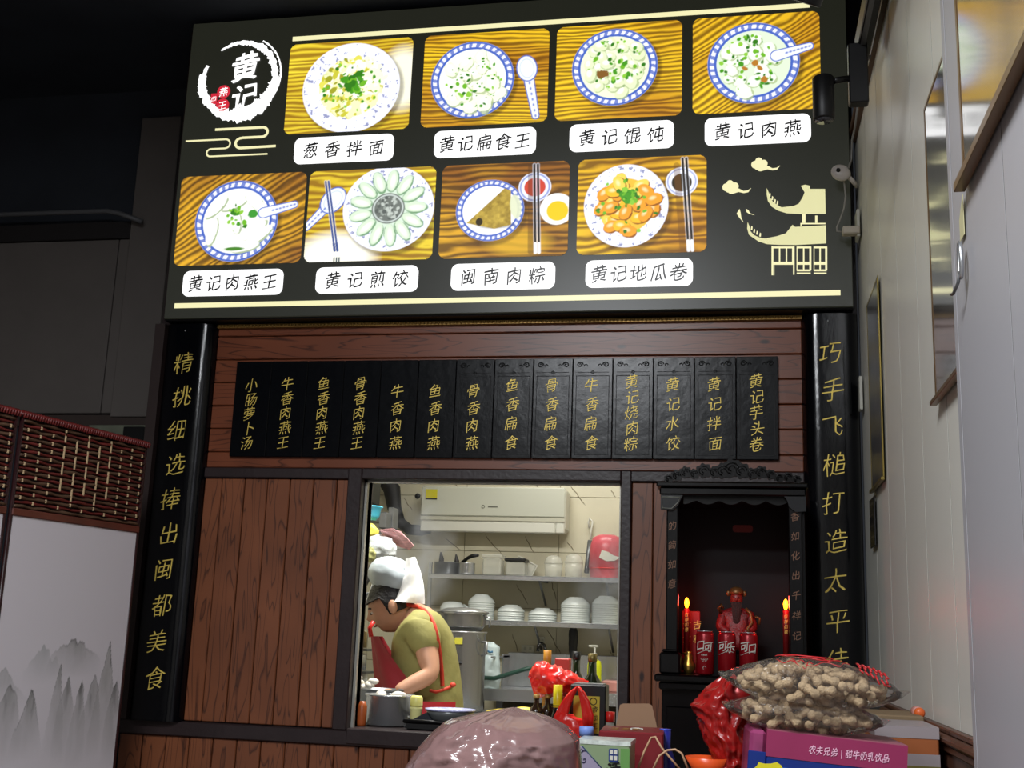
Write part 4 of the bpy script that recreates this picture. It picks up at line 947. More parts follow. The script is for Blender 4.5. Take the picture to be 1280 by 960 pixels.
# head: profile facing left and down
hM = Matrix.Translation(headc) @ Matrix.Rotation(math.radians(28), 4, 'Y') @ Matrix.Rotation(math.radians(-14), 4, 'Z') @ Matrix.Scale(-1, 4, (1, 0, 0))
hM = Matrix.Translation(headc) @ Matrix.Rotation(math.radians(12), 4, 'Z') @ Matrix.Rotation(math.radians(-26), 4, 'Y')
def head_fn(u, v):
    th = 2*PI*u; ph = PI*v; x = -math.sin(ph)*math.cos(th); y_ = math.sin(ph)*math.sin(th); z = math.cos(ph)
    rx, ry, rz = .094, .074, .112; X = x*rx; Yy = y_*ry; Z = z*rz
    fr = max(0, -x)
    if fr > 0:
        nose = math.exp(-((z+.12)/.16)**2-(y_/.16)**2); brow = math.exp(-((z-.16)/.12)**2-(y_/.6)**2); eye = math.exp(-((z-.03)/.10)**2-((abs(y_)-.38)/.16)**2)
        lip = math.exp(-((z+.48)/.07)**2-(y_/.3)**2); chin = math.exp(-((z+.80)/.16)**2-(y_/.4)**2)
        X -= fr*(nose*.024+brow*.005-eye*.010+lip*.009+chin*.016)
    if z < -.2: Yy *= 1-.28*min(1, (-z-.2)/.8); X += .012*(-z-.2) if x > 0 else 0
    return hM @ V((X, Yy, Z))
hd = MB().grid(head_fn, 48, 32, wrap=True).build('head', M_skin, body, world=True)
for s in (-1, 1):
    MB().ball((0, 0, 0), (.020, .008, .030), 12, 8, M=hM @ Matrix.Translation((.012, s*.076, -.010)) @ Matrix.Rotation(.2, 4, 'Y')).build('ear', M_skin, hd, world=True)
    ey = MB().ball((0, 0, 0), (.007, .009, .006), 12, 8, M=hM @ Matrix.Translation((-.080, s*.029, .004))).build('eye', mat('eye_white', (228, 224, 216), .2), hd, world=True)
    MB().ball((0, 0, 0), .005, 8, 6, M=hM @ Matrix.Translation((-.0865, s*.029, .002))).build('iris', M_blk, hd, world=True)
    MB().tube([hM @ V((-.090, s*.014, .022)), hM @ V((-.088, s*.030, .027)), hM @ V((-.078, s*.046, .021))], .003, 6).build('eyebrow', M_hair, hd, world=True)
MB().tube([hM @ V((-.086, -.022, -.053)), hM @ V((-.096, -.008, -.052)), hM @ V((-.097, .008, -.052)), hM @ V((-.086, .022, -.053))], .004, 6).build('mouth', mat('lips', (160, 84, 76), .45), hd, world=True)
def hair_fn(u, v):
    th = 2*PI*u; ph = PI*.60*v; x = -math.sin(ph)*math.cos(th); y_ = math.sin(ph)*math.sin(th); z = math.cos(ph)
    lowf = 1.0 if x > -.25 else .0
    if x < -.25 and z < .45: z = .45+(z-.45)*.1
    k = 1.07+.02*nz((x*9, y_*9, z*9), 1, 4); return hM @ V((x*.094*k+.004, y_*.074*k, z*.112*k))
MB().grid(hair_fn, 40, 18, wrap=True).build('hair', M_hair, hd, world=True)
# cap: puffy grey-white crown with a band, and a white neck cloth
cc = at(491, 720, Y=4.99)
def cap_fn(u, v):
    th = 2*PI*u; ph = PI*v; r = 1+.10*nz((math.cos(th)*2, math.sin(th)*2, v*3), 1, 3)+.04*(1-abs(nz((math.cos(th)*5, math.sin(th)*5, v*7), 1, 8))*2)
    return V((cc.x+.112*r*math.sin(ph)*math.cos(th), cc.y+.08*r*math.sin(ph)*math.sin(th), cc.z+.078*r*math.cos(ph)+.03*math.sin(ph)*math.cos(th)*-.6))
cp_ = MB().grid(cap_fn, 44, 26, wrap=True).build('cap', mat('grey_white_cap', (186, 196, 200), .45, bump=.15, bscale=24), body, world=True)
def cloth_fn(u, v):
    px = 507-14*v*v+u*(12+26*v); py = 698+v*(54+3*u)-2*u*(1-v); k = (math.sin(u*8+v*2.5)*.012+.006*math.sin(v*9+u*5))*(.4+v)
    return at(px, py, Y=4.93-.03*v+.05*u*u+k)
MB().grid(cloth_fn, 26, 18).build('neck_cloth', mat('white_cloth', (236, 236, 232), .6, bump=.3, bscale=20), cp_, world=True, fix=False)
# shirt with short sleeves
sh = [(pelv+V((.005, 0, -.09)), .17), (pelv+V((.005, 0, .02)), .165), (waist+V((.02, 0, 0)), .158), (chest+V((.03, 0, 0)), .155), (shc+V((.012, 0, -.01)), .125), (neck+V((.02, 0, -.03)), .065), (rs+V((0, -.005, .01)), .08), (rs.lerp(re, .62)+V((.005, -.006, 0)), .073), (ls, .08), (ls.lerp(le, .6), .07)]
skin('shirt', sh, [(0, 1), (1, 2), (2, 3), (3, 4), (4, 5), (4, 6), (6, 7), (4, 8), (8, 9)], M_shirt, body, 3, off=wl(body))
MB().tube([neck+V((.012+.06*math.cos(a), .056*math.sin(a), -.012+.03*math.cos(a))) for a in [k*PI/9 for k in range(18)]], .012, 7, closed=True).build('collar', M_shirt, body, world=True)
# apron front and straps
def apr_fn(u, v):
    z = .60+.575*v; zz = min(1.2, z); t_ = (zz-.84)/.36; cx = -1.345-.055*max(0, t_); ang = (u-.5)*(2.7 if z < 1.0 else 2.7-1.6*(z-1.0)/.2)+.25
    R_ = .186 if z > .84 else .19
    R_ += .006*math.sin(u*22+v*4); return V((cx-R_*math.cos(ang)*1.02, 5.045-R_*math.sin(ang), z))
MB().grid(apr_fn, 30, 26).build('apron', M_apr, body, world=True, fix=False)
def strip(pts, wd, m, name):
    b = MB(); vs = []; fs = []
    for i, p in enumerate(pts):
        d = (pts[min(i+1, len(pts)-1)]-pts[max(i-1, 0)]).normalized(); vw = (p-CAM).normalized(); nn = d.cross(V((0, 1, .1))).normalized()
        vs += [p+nn*wd, p-nn*wd, p-nn*wd+V((0, .006, 0)), p+nn*wd+V((0, .006, 0))]
    for i in range(len(pts)-1):
        for k in range(4): fs.append((4*i+k, 4*i+(k+1) % 4, 4*i+4+(k+1) % 4, 4*i+4+k))
    b.add(vs, fs, True).build(name, m, body, world=True)
from mathutils.bvhtree import BVHTree
_sh = [o for o in body.children if o.name.startswith('shirt')][0]
_bv = BVHTree.FromPolygons([v.co+wl(body) for v in _sh.data.vertices], [tuple(p.vertices) for p in _sh.data.polygons])
def on_shirt(px, py, lift=.006):
    p = at(px, py, Y=5.0); d = (p-CAM).normalized(); h = _bv.ray_cast(CAM, d)
    return (h[0] if h[0] is not None else at(px, py, Y=4.95))-d*lift
strip([on_shirt(*q) for q in ((496, 764), (501, 758), (510, 756), (521, 758), (531, 763), (538, 771), (543, 782), (547, 800), (550, 820), (552, 840), (553, 858))], .008, M_strap, 'apron_strap')
strip([on_shirt(*q) for q in ((565, 857), (560, 860), (552, 863), (545, 865), (537, 863))], .006, M_strap, 'waist_tie')
MB().ball(at(566, 856, Y=4.87), (.014, .012, .010), 10, 6).build('tie_knot', M_strap, body, world=True)
MB().grid(lambda u, v: V((-1.345+.20*math.cos(-2.2+u*1.6+.0), 5.045+.19*math.sin(-2.2+u*1.6), .62+v*.30)), 16, 10).build('apron_side', M_strap if False else mat('apron_side_red', (196, 40, 48), .55), body, world=True, fix=False)
MB().tube([at(464, 796, Y=4.84), at(462, 785, Y=4.84), at(467, 777, Y=4.85)], .010, 8).build('red_clip', M_red, body, world=True)
# hands with fingers
def hand(wp, dirx, m):
    d = dirx.normalized(); side = d.cross(V((0, 0, 1))).normalized(); up = V((0, 0, 1))
    nd = [(wp, .026), (wp+d*.035, (.036, .02)), (wp+d*.075, (.038, .018))]; ed = [(0, 1), (1, 2)]
    for i, (o, l) in enumerate(((-.030, .058), (-.010, .068), (.010, .064), (.029, .050))):
        k = len(nd); nd += [(wp+d*.085+side*o, .0095), (wp+d*(.085+l*.5)+side*o*1.15-up*.012, .0088), (wp+d*(.085+l*.8)+side*o*1.2-up*.034, .0075)]; ed += [(2, k), (k, k+1), (k+1, k+2)]
    k = len(nd); nd += [(wp+d*.04-side*.034-up*.006, .011), (wp+d*.075-side*.046-up*.022, .009), (wp+d*.1-side*.044-up*.036, .008)]; ed += [(1, k), (k, k+1), (k+1, k+2)]
    return skin('hand', nd, ed, m, body, 2, off=wl(body))
hand(rw+V((-.004, 0, 0)), V((-1, -.25, -.15)), M_skin); hand(lw_, V((-.8, -.8, -.1)), M_skin)
skin('trousers', [(pelv+V((0, 0, -.06)), .15), (V((-1.32, 4.98, .68)), .10), (V((-1.32, 4.97, .46)), .08), (V((-1.30, 4.97, .11)), .06), (V((-1.32, 5.15, .68)), .10), (V((-1.32, 5.16, .46)), .08), (V((-1.30, 5.16, .11)), .06)], [(0, 1), (1, 2), (2, 3), (0, 4), (4, 5), (5, 6)], mat('dark_trousers', (34, 34, 40), .8), body, 2, off=wl(body))
for yy in (4.955, 5.165): MB().ball((-1.38, yy, .035), (.115, .048, .035), 16, 8).build('shoe', M_blk, body, world=True)

# ------------------------------------------------------------------ pots, bottles and bags on the hatch worktop
t = thing('cooking_pot', 'polished steel pot brimming with white dumplings on the sill', 'pot', (-1.335, 4.50, ZW)); 
MB().lathe([(.082, 0), (.09, .006), (.093, .108), (.099, .112), (.095, .115), (.089, .110), (.086, .02), (0, .02)], n=36).build('body', M_steel, t)
MB().lathe([(.088, .095), (0, .1)], n=30).build('broth', mat('milky_broth', (222, 216, 204), .2), t)
rn = random.Random(8)
for i in range(9):
    a = rn.uniform(0, 6.28); r = .06*math.sqrt(rn.random())
    o = MB().ball((0, 0, 0), (.026, .018, .012), 12, 8).build('dumpling', mat('dumpling', (238, 232, 220), .5), None)
    o.location = (-1.335+r*math.cos(a), 4.50+r*math.sin(a), ZW+.095+.004*(i % 3)); o.rotation_euler.z = a*2
    props(o, 'white dumpling floating at the top of the polished steel pot', 'dumpling', 'dumplings in the steel pot')
t = thing('cooking_pot', 'darker pot at the left jamb, half hidden behind the polished steel pot', 'pot', (-1.42, 4.66, ZW))
MB().lathe([(.08, 0), (.085, .006), (.088, .12), (.093, .124), (.085, .126), (.08, .02), (0, .02)], n=32).build('body', M_steeld, t)
rn = random.Random(9)
for i in range(7):
    p = at(441+i*4.2, 860-4*math.sin(i*1.3)-(6 if i < 2 else 0), Y=4.62)
    o = MB().ball((0, 0, 0), (.024, .02, .013), 12, 8).build('dumpling', MATS['dumpling'], None); o.location = p; o.rotation_euler = (0, .2*(i % 3), i)
    props(o, f'white dumpling heaped at the left jamb, {["first","second","third","fourth","fifth","sixth","seventh"][i]} from the jamb', 'dumpling', 'dumplings heaped at the left jamb')
tobj(MB().lathe([(.016, 0), (.018, .01), (.018, .07), (.01, .09)], (-1.412, 4.40, ZW), 14), 'spice_bottle', 'small orange-brown bottle squeezed by the left jamb', 'bottle', mat('orange_brown', (170, 84, 40), .35))
p = at(519.5, 900, Y=4.42); t = thing('squeeze_bottle', 'pale yellow squeeze bottle right of the steel pot', 'bottle', (p.x, 4.42, ZW))
MB().lathe([(.020, 0), (.022, .004), (.022, .065), (.024, .07), (.024, .075), (.019, .08)], n=20).build('body', mat('pale_yellow', (226, 222, 150), .35), t)
MB().lathe([(.023, .08), (.024, .085), (.023, .112), (.018, .118), (0, .119)], n=20).build('cap', mat('pale_cap', (236, 228, 130), .35), t)
t = thing('serving_tray', 'black tray on the sill with a metal bowl on it', 'tray', (-1.115, 4.42, ZW))
MB().box((-.11, -.07, 0), (.13, .08, .012), bev=.01).build('base', M_blk, t); MB().tube([(-.115, -.075, .03), (.135, -.075, .03), (.135, .085, .03), (-.115, .085, .03)], .008, 8, closed=True).build('rim', M_blk, t)
MB().box((-.11, -.075, .004), (.13, -.066, .03)).build('front', M_blk, t)
MB().poly([(-.1, .03), (-.04, .062), (-.015, .035)], -.05, -.0).build('folded_bag', mat('dark_grey_bag', (44, 46, 52), .3), t)
t = thing('metal_bowl', 'grey metal bowl with patterned rim on the black tray', 'bowl', (-1.08, 4.44, ZW+.013))
MB().lathe([(.045, 0), (.065, .01), (.085, .04), (.092, .058), (.088, .058), (.07, .02), (0, .012)], n=32).build('body', mat('grey_enamel', (112, 116, 116), .3, metal=.3), t)
MB().lathe([(.094, .056), (.096, .062), (.086, .062), (.08, .052)], n=32).build('rim', mat('blue_white_rim', (180, 184, 226), .3, var=.35, vscale=60), t)
tobj(MB().box((-1.0, 4.34, ZW), (-.955, 4.40, ZW+.045), bev=.004), 'black_box', 'small black box with white top beside the metal bowl', 'box', M_blk)
p = at(640, 888, Y=4.5); tobj(bag_mesh([(p.x, 4.5, ZW, .14, .06), (p.x, 4.5, ZW+.03, .15, .07), (p.x+.02, 4.5, ZW+.072, .12, .05), (p.x+.05, 4.5, ZW+.09, .03, .02)], 21, .008, 26), 'yellow_packet', 'crumpled yellow and red packet lying on the worktop behind the big pink bag', 'packet', mat('yellow_red_packet', (222, 196, 60), .35, var=.3, vscale=12))
Mgl = mat('dark_green_glass', (24, 34, 14), .12, coat=.3); Mbg = mat('brown_glass', (46, 30, 20), .12, coat=.3)
def bottle(name, label, px, Y, z, h, r, m, mc, capc=.02, group=None):
    p = at(px, 860, Y=Y); t = thing(name, label, 'bottle', (p.x, Y, z), group=group)
    MB().lathe([(r*.9, 0), (r, .006), (r, h*.55), (r*.9, h*.64), (r*.42, h*.74), (r*.38, h*.93), (0, h*.93)], n=22).build('glass', m, t)
    MB().lathe([(r*.42, h*.90), (r*.45, h*.92), (r*.45, h), (0, h)], n=16).build('cap', mc, t)
    return t
bottle('sauce_bottle', 'tall dark green bottle behind the red bag, left of its twin', 720, 4.66, ZW, .30, .036, Mgl, M_blk)
bottle('sauce_bottle', 'tall dark green bottle just left of the yellow detergent, neck bare', 740, 4.62, ZW, .295, .04, Mgl, mat('dark_gold_cap', (110, 96, 50), .4, metal=.5))
bottle('sauce_bottle', 'dark bottle with brown cap beside the yellow capped one', 685, 4.5, ZW, .14, .026, Mbg, mat('brown_cap', (150, 110, 50), .4, metal=.4))
bottle('sauce_bottle', 'small dark bottle with tan cap left of the brown capped one', 671, 4.47, ZW, .14, .026, Mbg, mat('tan_cap', (176, 140, 80), .4, metal=.3))
p = at(697, 880, Y=4.42); t = thing('sauce_bottle', 'dark glass bottle with tall yellow cap sleeve in front of the red bags', 'bottle', (p.x, 4.42, ZW))
MB().lathe([(.024, 0), (.026, .006), (.026, .06), (.02, .08), (.013, .10), (.013, .12), (0, .12)], n=20).build('glass', mat('black_glass', (20, 18, 18), .1, coat=.4), t)
cpn = MB().lathe([(.0165, .10), (.017, .102), (.017, .18), (.0, .181)], n=20).build('cap_sleeve', mat('yellow_sleeve', (212, 192, 20), .35), t)
MB().lathe([(.0175, .104), (.0175, .108)], n=20).build('dark_ring', M_blk, cpn)
tobj(MB().lathe([(.012, 0), (.016, .004), (.016, .26), (.016, .3), (0, .3)], (at(684, 830, Y=4.75).x, 4.75, ZW), 14), 'tall_bottle', 'slim brown bottle with yellow top peeping over the red bag', 'bottle', mat('brown_yellow', (176, 120, 30), .4))
tobj(MB().box((at(694, 830, Y=4.75).x, 4.74, ZW), (at(712, 830, Y=4.75).x, 4.80, at(700, 823, Y=4.75).z), bev=.003), 'red_carton', 'red and cream carton between the bottles behind the red bag', 'carton', mat('red_cream', (190, 60, 50), .5))
# black tin with yellow label
a, b_ = at(712, 905, Y=4.42), at(757.5, 857, Y=4.42)
t = thing('oil_tin', 'square black tin with yellow label inside the hatch', 'tin', ((a.x+b_.x)/2, 4.46, ZW))
MB().box((a.x, 4.42, ZW), (b_.x, 4.53, b_.z), bev=.004).build('body', M_blk, t, world=True)
lb = MB().box((a.x+.012, 4.4185, ZW+.015), (b_.x-.022, 4.421, b_.z-.04)).build('label', mat('yellow_paper', (186, 172, 52), .5), t, world=True)
for i, ch in enumerate('香油王'): char(ch, (b_.x-.038, 4.4175, b_.z-.085-i*.03), .024, M_blk, lb)
MB().tube([(b_.x-.045+.012*math.cos(k*PI/8), 4.4175, b_.z-.058+.012*math.sin(k*PI/8)) for k in range(16)], .0015, 5, closed=True).build('emblem', M_blk, lb, world=True)
MB().box((a.x+.01, 4.425, b_.z), (b_.x-.01, 4.525, b_.z+.004)).build('lid', M_steeld, t, world=True)
t = thing('glass_jar', 'glass jar with red lid squeezed beside the right jamb of the hatch', 'jar', (at(762.5, 890, Y=4.44).x, 4.44, ZW))
MB().lathe([(.015, 0), (.017, .004), (.017, .05), (.015, .056)], n=16).build('glass', Mcl, t); MB().lathe([(.018, .056), (.018, .092), (0, .094)], n=16).build('lid', M_red, t)
# red bags
M_rb = mat('red_bag', (224, 40, 34), .25, bump=.5, bscale=26, coat=.2)
c = at(700, 853, Y=4.56)
b = MB(); 
t = thing('red_bag', 'puffed bright red plastic bag lying on the bottles inside the hatch', 'bag', (c.x, 4.56, at(700, 877, Y=4.56).z))
def rb_fn(u, v):
    th = 2*PI*u; s = v; px = 663+72*s; top = 829+ (0 if s < .12 else 26*((s-.12)/.88)**1.6) + (14*(1-s/.12) if s < .12 else 0); bot = 868-(0 if s < .5 else (s-.5)*14)-(22*(1-s/.08) if s < .08 else 0)
    mid = (top+bot)/2; hh = (bot-top)/2; q = at(px, mid-hh*math.sin(th), Y=4.56); r = .075*math.sin(PI*min(.97, max(.03, s)))**.5
    rdg = (1-abs(nz((s*3, th*.9, 0), 2.2, 5))*2)*.012
    return V((q.x+.006*nz((s*5, th, 1), 2, 8), 4.56+r*math.cos(th)+rdg*math.cos(th), q.z+rdg*math.sin(th)))
MB().grid(rb_fn, 40, 40, wrap=True).build('bag', M_rb, t, world=True)
t = thing('red_carrier_bag', 'knotted red carrier bag with its two handles pulled up, in front of the black tin', 'bag', (at(712, 905, Y=4.37).x, 4.37, ZW))
c0 = at(714, 905, Y=4.35)
bag_mesh([(c0.x, 4.345, ZW+.0, .055, .022), (c0.x, 4.345, ZW+.03, .075, .026), (c0.x-.01, 4.345, ZW+.06, .06, .02), (c0.x-.02, 4.345, ZW+.085, .03, .015)], 31, .006, 30).build('bag', M_rb, t, world=True)
def ribbon(ps, ws, nm):
    vs = []; fs = []
    for i, (q, w_) in enumerate(zip(ps, ws)):
        for k in range(5): e = (k-2)/2; vs.append(at(q[0]+w_*e, q[1]+abs(e)*.6, Y=4.335+.006*math.cos(e*3+i)))
    for i in range(len(ps)-1):
        for k in range(4): fs.append((5*i+k, 5*i+k+1, 5*i+6+k, 5*i+5+k))
    o = MB().add(vs, fs, True).build(nm, M_rb, t, world=True, fix=False); m_ = o.modifiers.new('s', 'SOLIDIFY'); m_.thickness = .002
ribbon([(697, 905), (702, 892), (709, 876), (716, 864), (722, 858)], [9, 8, 6.5, 4.5, 2.5], 'handle'); ribbon([(735, 908), (735, 893), (731, 876), (727, 865), (723, 858)], [6, 7, 6, 4.5, 2.5], 'handle')

# ------------------------------------------------------------------ black lacquer shrine
M_lac = mat('shrine_lacquer', (4, 3, 4), .25, spec=.3, coat=.15, bump=.03)
SH = thing('altar_cabinet', 'black lacquered altar cabinet with carved crest standing against the wood wall', 'altar', (-.03, 4.02, 0))
sy0, sy1 = 3.84, 4.27
MB().box((-.255, sy0+.02, 0), (.200, sy1, 1.055), bev=.004).build('base_cabinet', M_lac, SH, world=True)
MB().box((-.275, sy0-.03, 1.075), (.212, sy1, 1.098), bev=.005).box((-.262, sy0-.01, 1.05), (.205, sy1, 1.075), bev=.005).build('base_slab', M_lac, SH, world=True)
for x0, x1 in ((-.24, -.04), (-.03, .185)):
    MB().box((x0, sy0+.012, .1), (x1, sy0+.021, 1.0), bev=.004).build('door', M_lac, SH, world=True)
for x0, x1 in ((-.262, -.196), (.14, .205)):
    MB().box((x0, sy0, 1.098), (x1, sy0+.09, 1.165), bev=.006).box((x0+.008, sy0+.008, 1.165), (x1-.008, sy0+.07, 1.175), bev=.004).build('pedestal', M_lac, SH, world=True)
cols_ = []
for x0, x1, tx, zt in ((-.243, -.205, '堂的简如意', (1.628, .062)), (.142, .186, '香如化出千祥记', (1.602, .062))):
    c_ = MB().box((x0, sy0+.012, 1.17), (x1, sy0+.05, 1.66), bev=.004).build('column', M_lac, SH, world=True)
    for i, ch in enumerate(tx): char(ch, ((x0+x1)/2, sy0+.011, zt[0]-zt[1]*i), .030, mat('faded_gold', (120, 86, 66), .5, metal=.2), c_)
MB().box((-.24, sy1-.02, 1.098), (.19, sy1, 1.70)).build('back_panel', mat('back_panel', (6, 5, 7), .45, spec=.25), SH, world=True)
MB().box((-.245, sy0+.05, 1.10), (-.225, sy1-.02, 1.70)).box((.175, sy0+.05, 1.10), (.195, sy1-.02, 1.70)).build('side_panel', M_lac, SH, world=True)
MB().box((-.275, sy0-.02, 1.690), (.205, sy1, 1.706), bev=.004).box((-.265, sy0-.005, 1.665), (.198, sy1, 1.69), bev=.004).build('roof_slab', M_lac, SH, world=True)
MB().poly([(-.262, 1.665), (-.262, 1.618), (-.225, 1.615), (-.205, 1.632), (-.197, 1.652), (-.19, 1.665)], sy0+.0, sy0+.02).build('bracket', mat('bracket_blue_black', (12, 14, 18), .25, coat=.2), SH, world=True)
MB().poly([(.198, 1.665), (.198, 1.618), (.165, 1.615), (.145, 1.632), (.14, 1.652), (.13, 1.665)], sy0+.0, sy0+.02).build('bracket', MATS['bracket_blue_black'], SH, world=True)
MB().tube([(-.258, sy0-.003, 1.658), (-.198, sy0-.003, 1.658), (-.206, sy0-.003, 1.64), (-.226, sy0-.003, 1.62), (-.256, sy0-.003, 1.622)], .0022, 6, closed=True).build('bracket_edge', mat('worn_edge', (110, 112, 104), .3), SH, world=True)
MB().poly([(x_, 1.665-.012-.014*abs(math.sin(x_*42))) for x_ in [-.19+k*.011 for k in range(31)]]+[(.15, 1.667), (-.19, 1.667)], sy0+.03, sy0+.045).build('valance', M_lac, SH, world=True)
cr = MB()
for px, py, r in ((836, 598, 6), (846, 594, 7.5), (857, 590, 8), (868, 592, 7), (880, 588, 10), (893, 590, 8), (904, 588, 11), (915, 585, 13), (927, 588, 11), (940, 592, 8), (951, 590, 9), (963, 593, 7), (974, 597, 6.5), (985, 596, 7), (996, 599, 6)):
    c0 = at(px, py, Y=sy0); R0 = at(px+r, py, Y=sy0).x-c0.x; n = 26
    pts = [(c0.x+R0*(1+.12*math.cos(k*PI*2*7/n))*math.cos(2*PI*k/n), max(1.704, c0.z+R0*(1+.12*math.cos(k*PI*2*7/n))*math.sin(2*PI*k/n)*.9)) for k in range(n)]
    cr.poly(pts, sy0+.002+random.uniform(0, .004), sy0+.016)
    for q in (.62, .3): cr.tube([(c0.x+R0*q*math.cos(k*.5), sy0, c0.z+R0*q*math.sin(k*.5)*.9) for k in range(10)], .0016, 5)
cr.build('carved_crest', M_lac, SH, world=True, fix=False)
MB().poly(rrect(-.035, .035, 1.585, 1.610, .01), sy1-.024, sy1-.02).build('emblem', mat('dim_red', (90, 40, 36), .5), SH, world=True)
# deity figure
t = thing('statuette', 'small seated red-robed bearded statuette in the middle of the altar', 'statuette', (-.022, 4.06, 1.098))
MB().box((-.06, -.05, 0), (.06, .05, .075), bev=.008).build('plinth', M_lac, t)
rob = mat('red_robe', (110, 22, 24), .45, var=.3, vscale=60, bump=.3, bscale=120)
skin('figure', [((0, 0, .10), .052), ((0, 0, .15), .044), ((0, 0, .195), .036), ((0, 0, .222), .014), ((-.042, -.005, .19), .022), ((-.055, -.03, .15), .017), ((-.02, -.048, .135), .012), ((.042, -.005, .19), .022), ((.055, -.03, .15), .017), ((.02, -.048, .135), .012), ((-.035, -.045, .10), .024), ((.035, -.045, .10), .024)], [(0, 1), (1, 2), (2, 3), (2, 4), (4, 5), (5, 6), (2, 7), (7, 8), (8, 9), (0, 10), (0, 11)], rob, t, 2)
hd2 = MB().ball((0, -.002, .247), (.021, .021, .026), 16, 10).ball((0, -.024, .244), (.004, .006, .006), 8, 6).build('head', mat('dark_face', (120, 40, 34), .4), t)
for s in (-1, 1): MB().ball((s*.008, -.021, .250), .003, 6, 4).build('eye', M_blk, hd2)
MB().grid(lambda u, v: V(((u-.5)*.032*(1-.5*v)*(1.1), -.026-.012*math.sin(v*2.6)-.004*math.cos((u-.5)*3), .236-.085*v)), 8, 10).build('beard', mat('brown_beard', (40, 24, 20), .7, bump=.5, bscale=200), t, fix=False)
MB().lathe([(.024, .262), (.026, .268), (.02, .28), (.012, .286), (0, .288)], n=16).ball((.026, 0, .265), (.008, .004, .01), 8, 6).ball((-.026, 0, .265), (.008, .004, .01), 8, 6).build('hat', mat('dull_gold', (110, 80, 44), .4, metal=.5), t)
MB().tube([(-.05, -.02, .20), (-.058, -.03, .215), (-.05, -.03, .225), (-.045, -.02, .215)], .006, 6).tube([(.03, -.04, .215), (.045, -.045, .2), (.05, -.045, .17), (.035, -.05, .15), (.045, -.05, .125)], .006, 6).tube([(.06, -.03, .19), (.075, -.03, .185), (.072, -.03, .165)], .005, 6).build('ornament', MATS['dull_gold'], t)
# candles
def candle(px, pyb, label, Y):
    p = at(px, pyb, Y=Y); z0 = 1.098; t = thing('electric_candle', label, 'candle lamp', (p.x, Y, z0)); zb = p.z-z0
    MB().lathe([(.022, 0), (.022, .006), (.010, .016), (.008, .034), (.015, .042), (.008, .050), (.006, .058), (.016, .064), (.014, .068), (0, .068)], n=20).build('holder', M_goldm, t)
    st = MB().lathe([(.0095, .068), (.0095, zb-.022), (.004, zb-.018)], n=16).build('candle_stick', mat('dark_red_candle', (110, 20, 22), .4), t)
    for k, ch in enumerate('吉祥如意'): char(ch, (0, -.0105, zb-.040-.016*k), .014, M_gold, st, rot=(0, 0, 0))
    MB().lathe([(.0035, zb-.018), (.0065, zb-.010), (.0078, zb-.001), (.006, zb+.009), (.002, zb+.015), (0, zb+.016)], n=16).build('flame_bulb', emis_mat('flame_bulb', (255, 150, 20), 9), t)
    l = bpy.data.lights.new('candle_light', 'POINT'); l.energy = .55; l.color = (1, .05, .04); l.shadow_soft_size = .02
    o = bpy.data.objects.new('candle_light', l); COL.objects.link(o); o.parent = t; o.location = (0, -.022, zb+.006)
candle(858.5, 753, 'glowing red electric candle on the left side of the altar', 3.98)
candle(982, 755, 'glowing red electric candle on the right side of the altar', 3.94)
a, b_ = at(852.5, 815, Y=4.05), at(875, 764, Y=4.05)
t = thing('prayer_tablet', 'red card with gold characters propped behind the left candle', 'card', ((a.x+b_.x)/2, 4.05, 1.098))
MB().box((a.x, 4.05, 1.098), (b_.x, 4.056, b_.z), bev=.002).build('card', mat('red_card', (150, 24, 26), .4), t, world=True)
for k, ch in enumerate('大吉大利'):
    char(ch, (a.x+.016+(.034 if k % 2 else 0), 4.048, b_.z-.045-(k//2)*.045), .03, M_gold, t)
M_can = mat('can_red', (140, 14, 24), .3, metal=.3)
for i, (px, tx, lab) in enumerate(((881, '口可', 'leftmost red drinks can with white rings and lettering in front of the altar'), (908.5, '可乐', 'middle red drinks can in front of the statuette'), (935.5, '可口', 'rightmost red drinks can beside the statuette'))):
    Y = 3.87+.01*i if i else 3.86; p = at(px, 800, Y=Y)
    t = thing('drinks_can', lab, 'can', (p.x, Y, 1.099), group='red drinks cans on the altar', rz=.0)
    MB().lathe([(.021, 0), (.0285, .007), (.0285, .124), (.0245, .134)], n=28).build('body', M_can, t)
    MB().lathe([(.0245, .134), (.0250, .1365), (.0235, .1365), (.0225, .132), (0, .132)], n=28).build('rim', M_steel, t)
    for k, ch in enumerate(tx):
        a = (-.42 if k == 0 else .42); r = .0290
        o = char(ch, (r*math.sin(a), -r*math.cos(a), .092-.004*k), .034, M_white, t, off=.008, rot=(0, 0, a), name='lettering')
    MB().tube([(.0292*math.sin(q), -.0292*math.cos(q), .070+.006*math.sin(q*2.2+1)) for q in [-1.0+k*.14 for k in range(14)]], .0009, 5).build('swash', M_white, t)
    if i == 0:
        for k in range(5):
            ax = (-.34+.15*k)+.02; z_ = .050 if k % 2 == 0 else .045
            MB().tube([(.0290*math.sin(ax+.085*math.cos(q*PI/6)), -.0290*math.cos(ax), z_+.0025*math.sin(q*PI/6)) for q in range(12)], .0005, 4, closed=True).build('ring', M_white, t)
        for k in range(4): char('冬奥会年'[k], (.029*math.sin(-.3+k*.18), -.029*math.cos(-.3+k*.18), .062), .006, M_white, t, rot=(0, 0, -.3+k*.18), name='lettering')
        MB().tube([(.029*math.sin(.0+.16*math.cos(q*.5)), -.029*math.cos(.1), .022+.006*math.sin(q*.5)) for q in range(9)], .0008, 4).build('crescent_mark', M_white, t)
t = thing('gold_vase', 'small gold gourd vase beside the leftmost can on the altar', 'vase', (at(861, 815, Y=3.93).x, 3.93, 1.098))
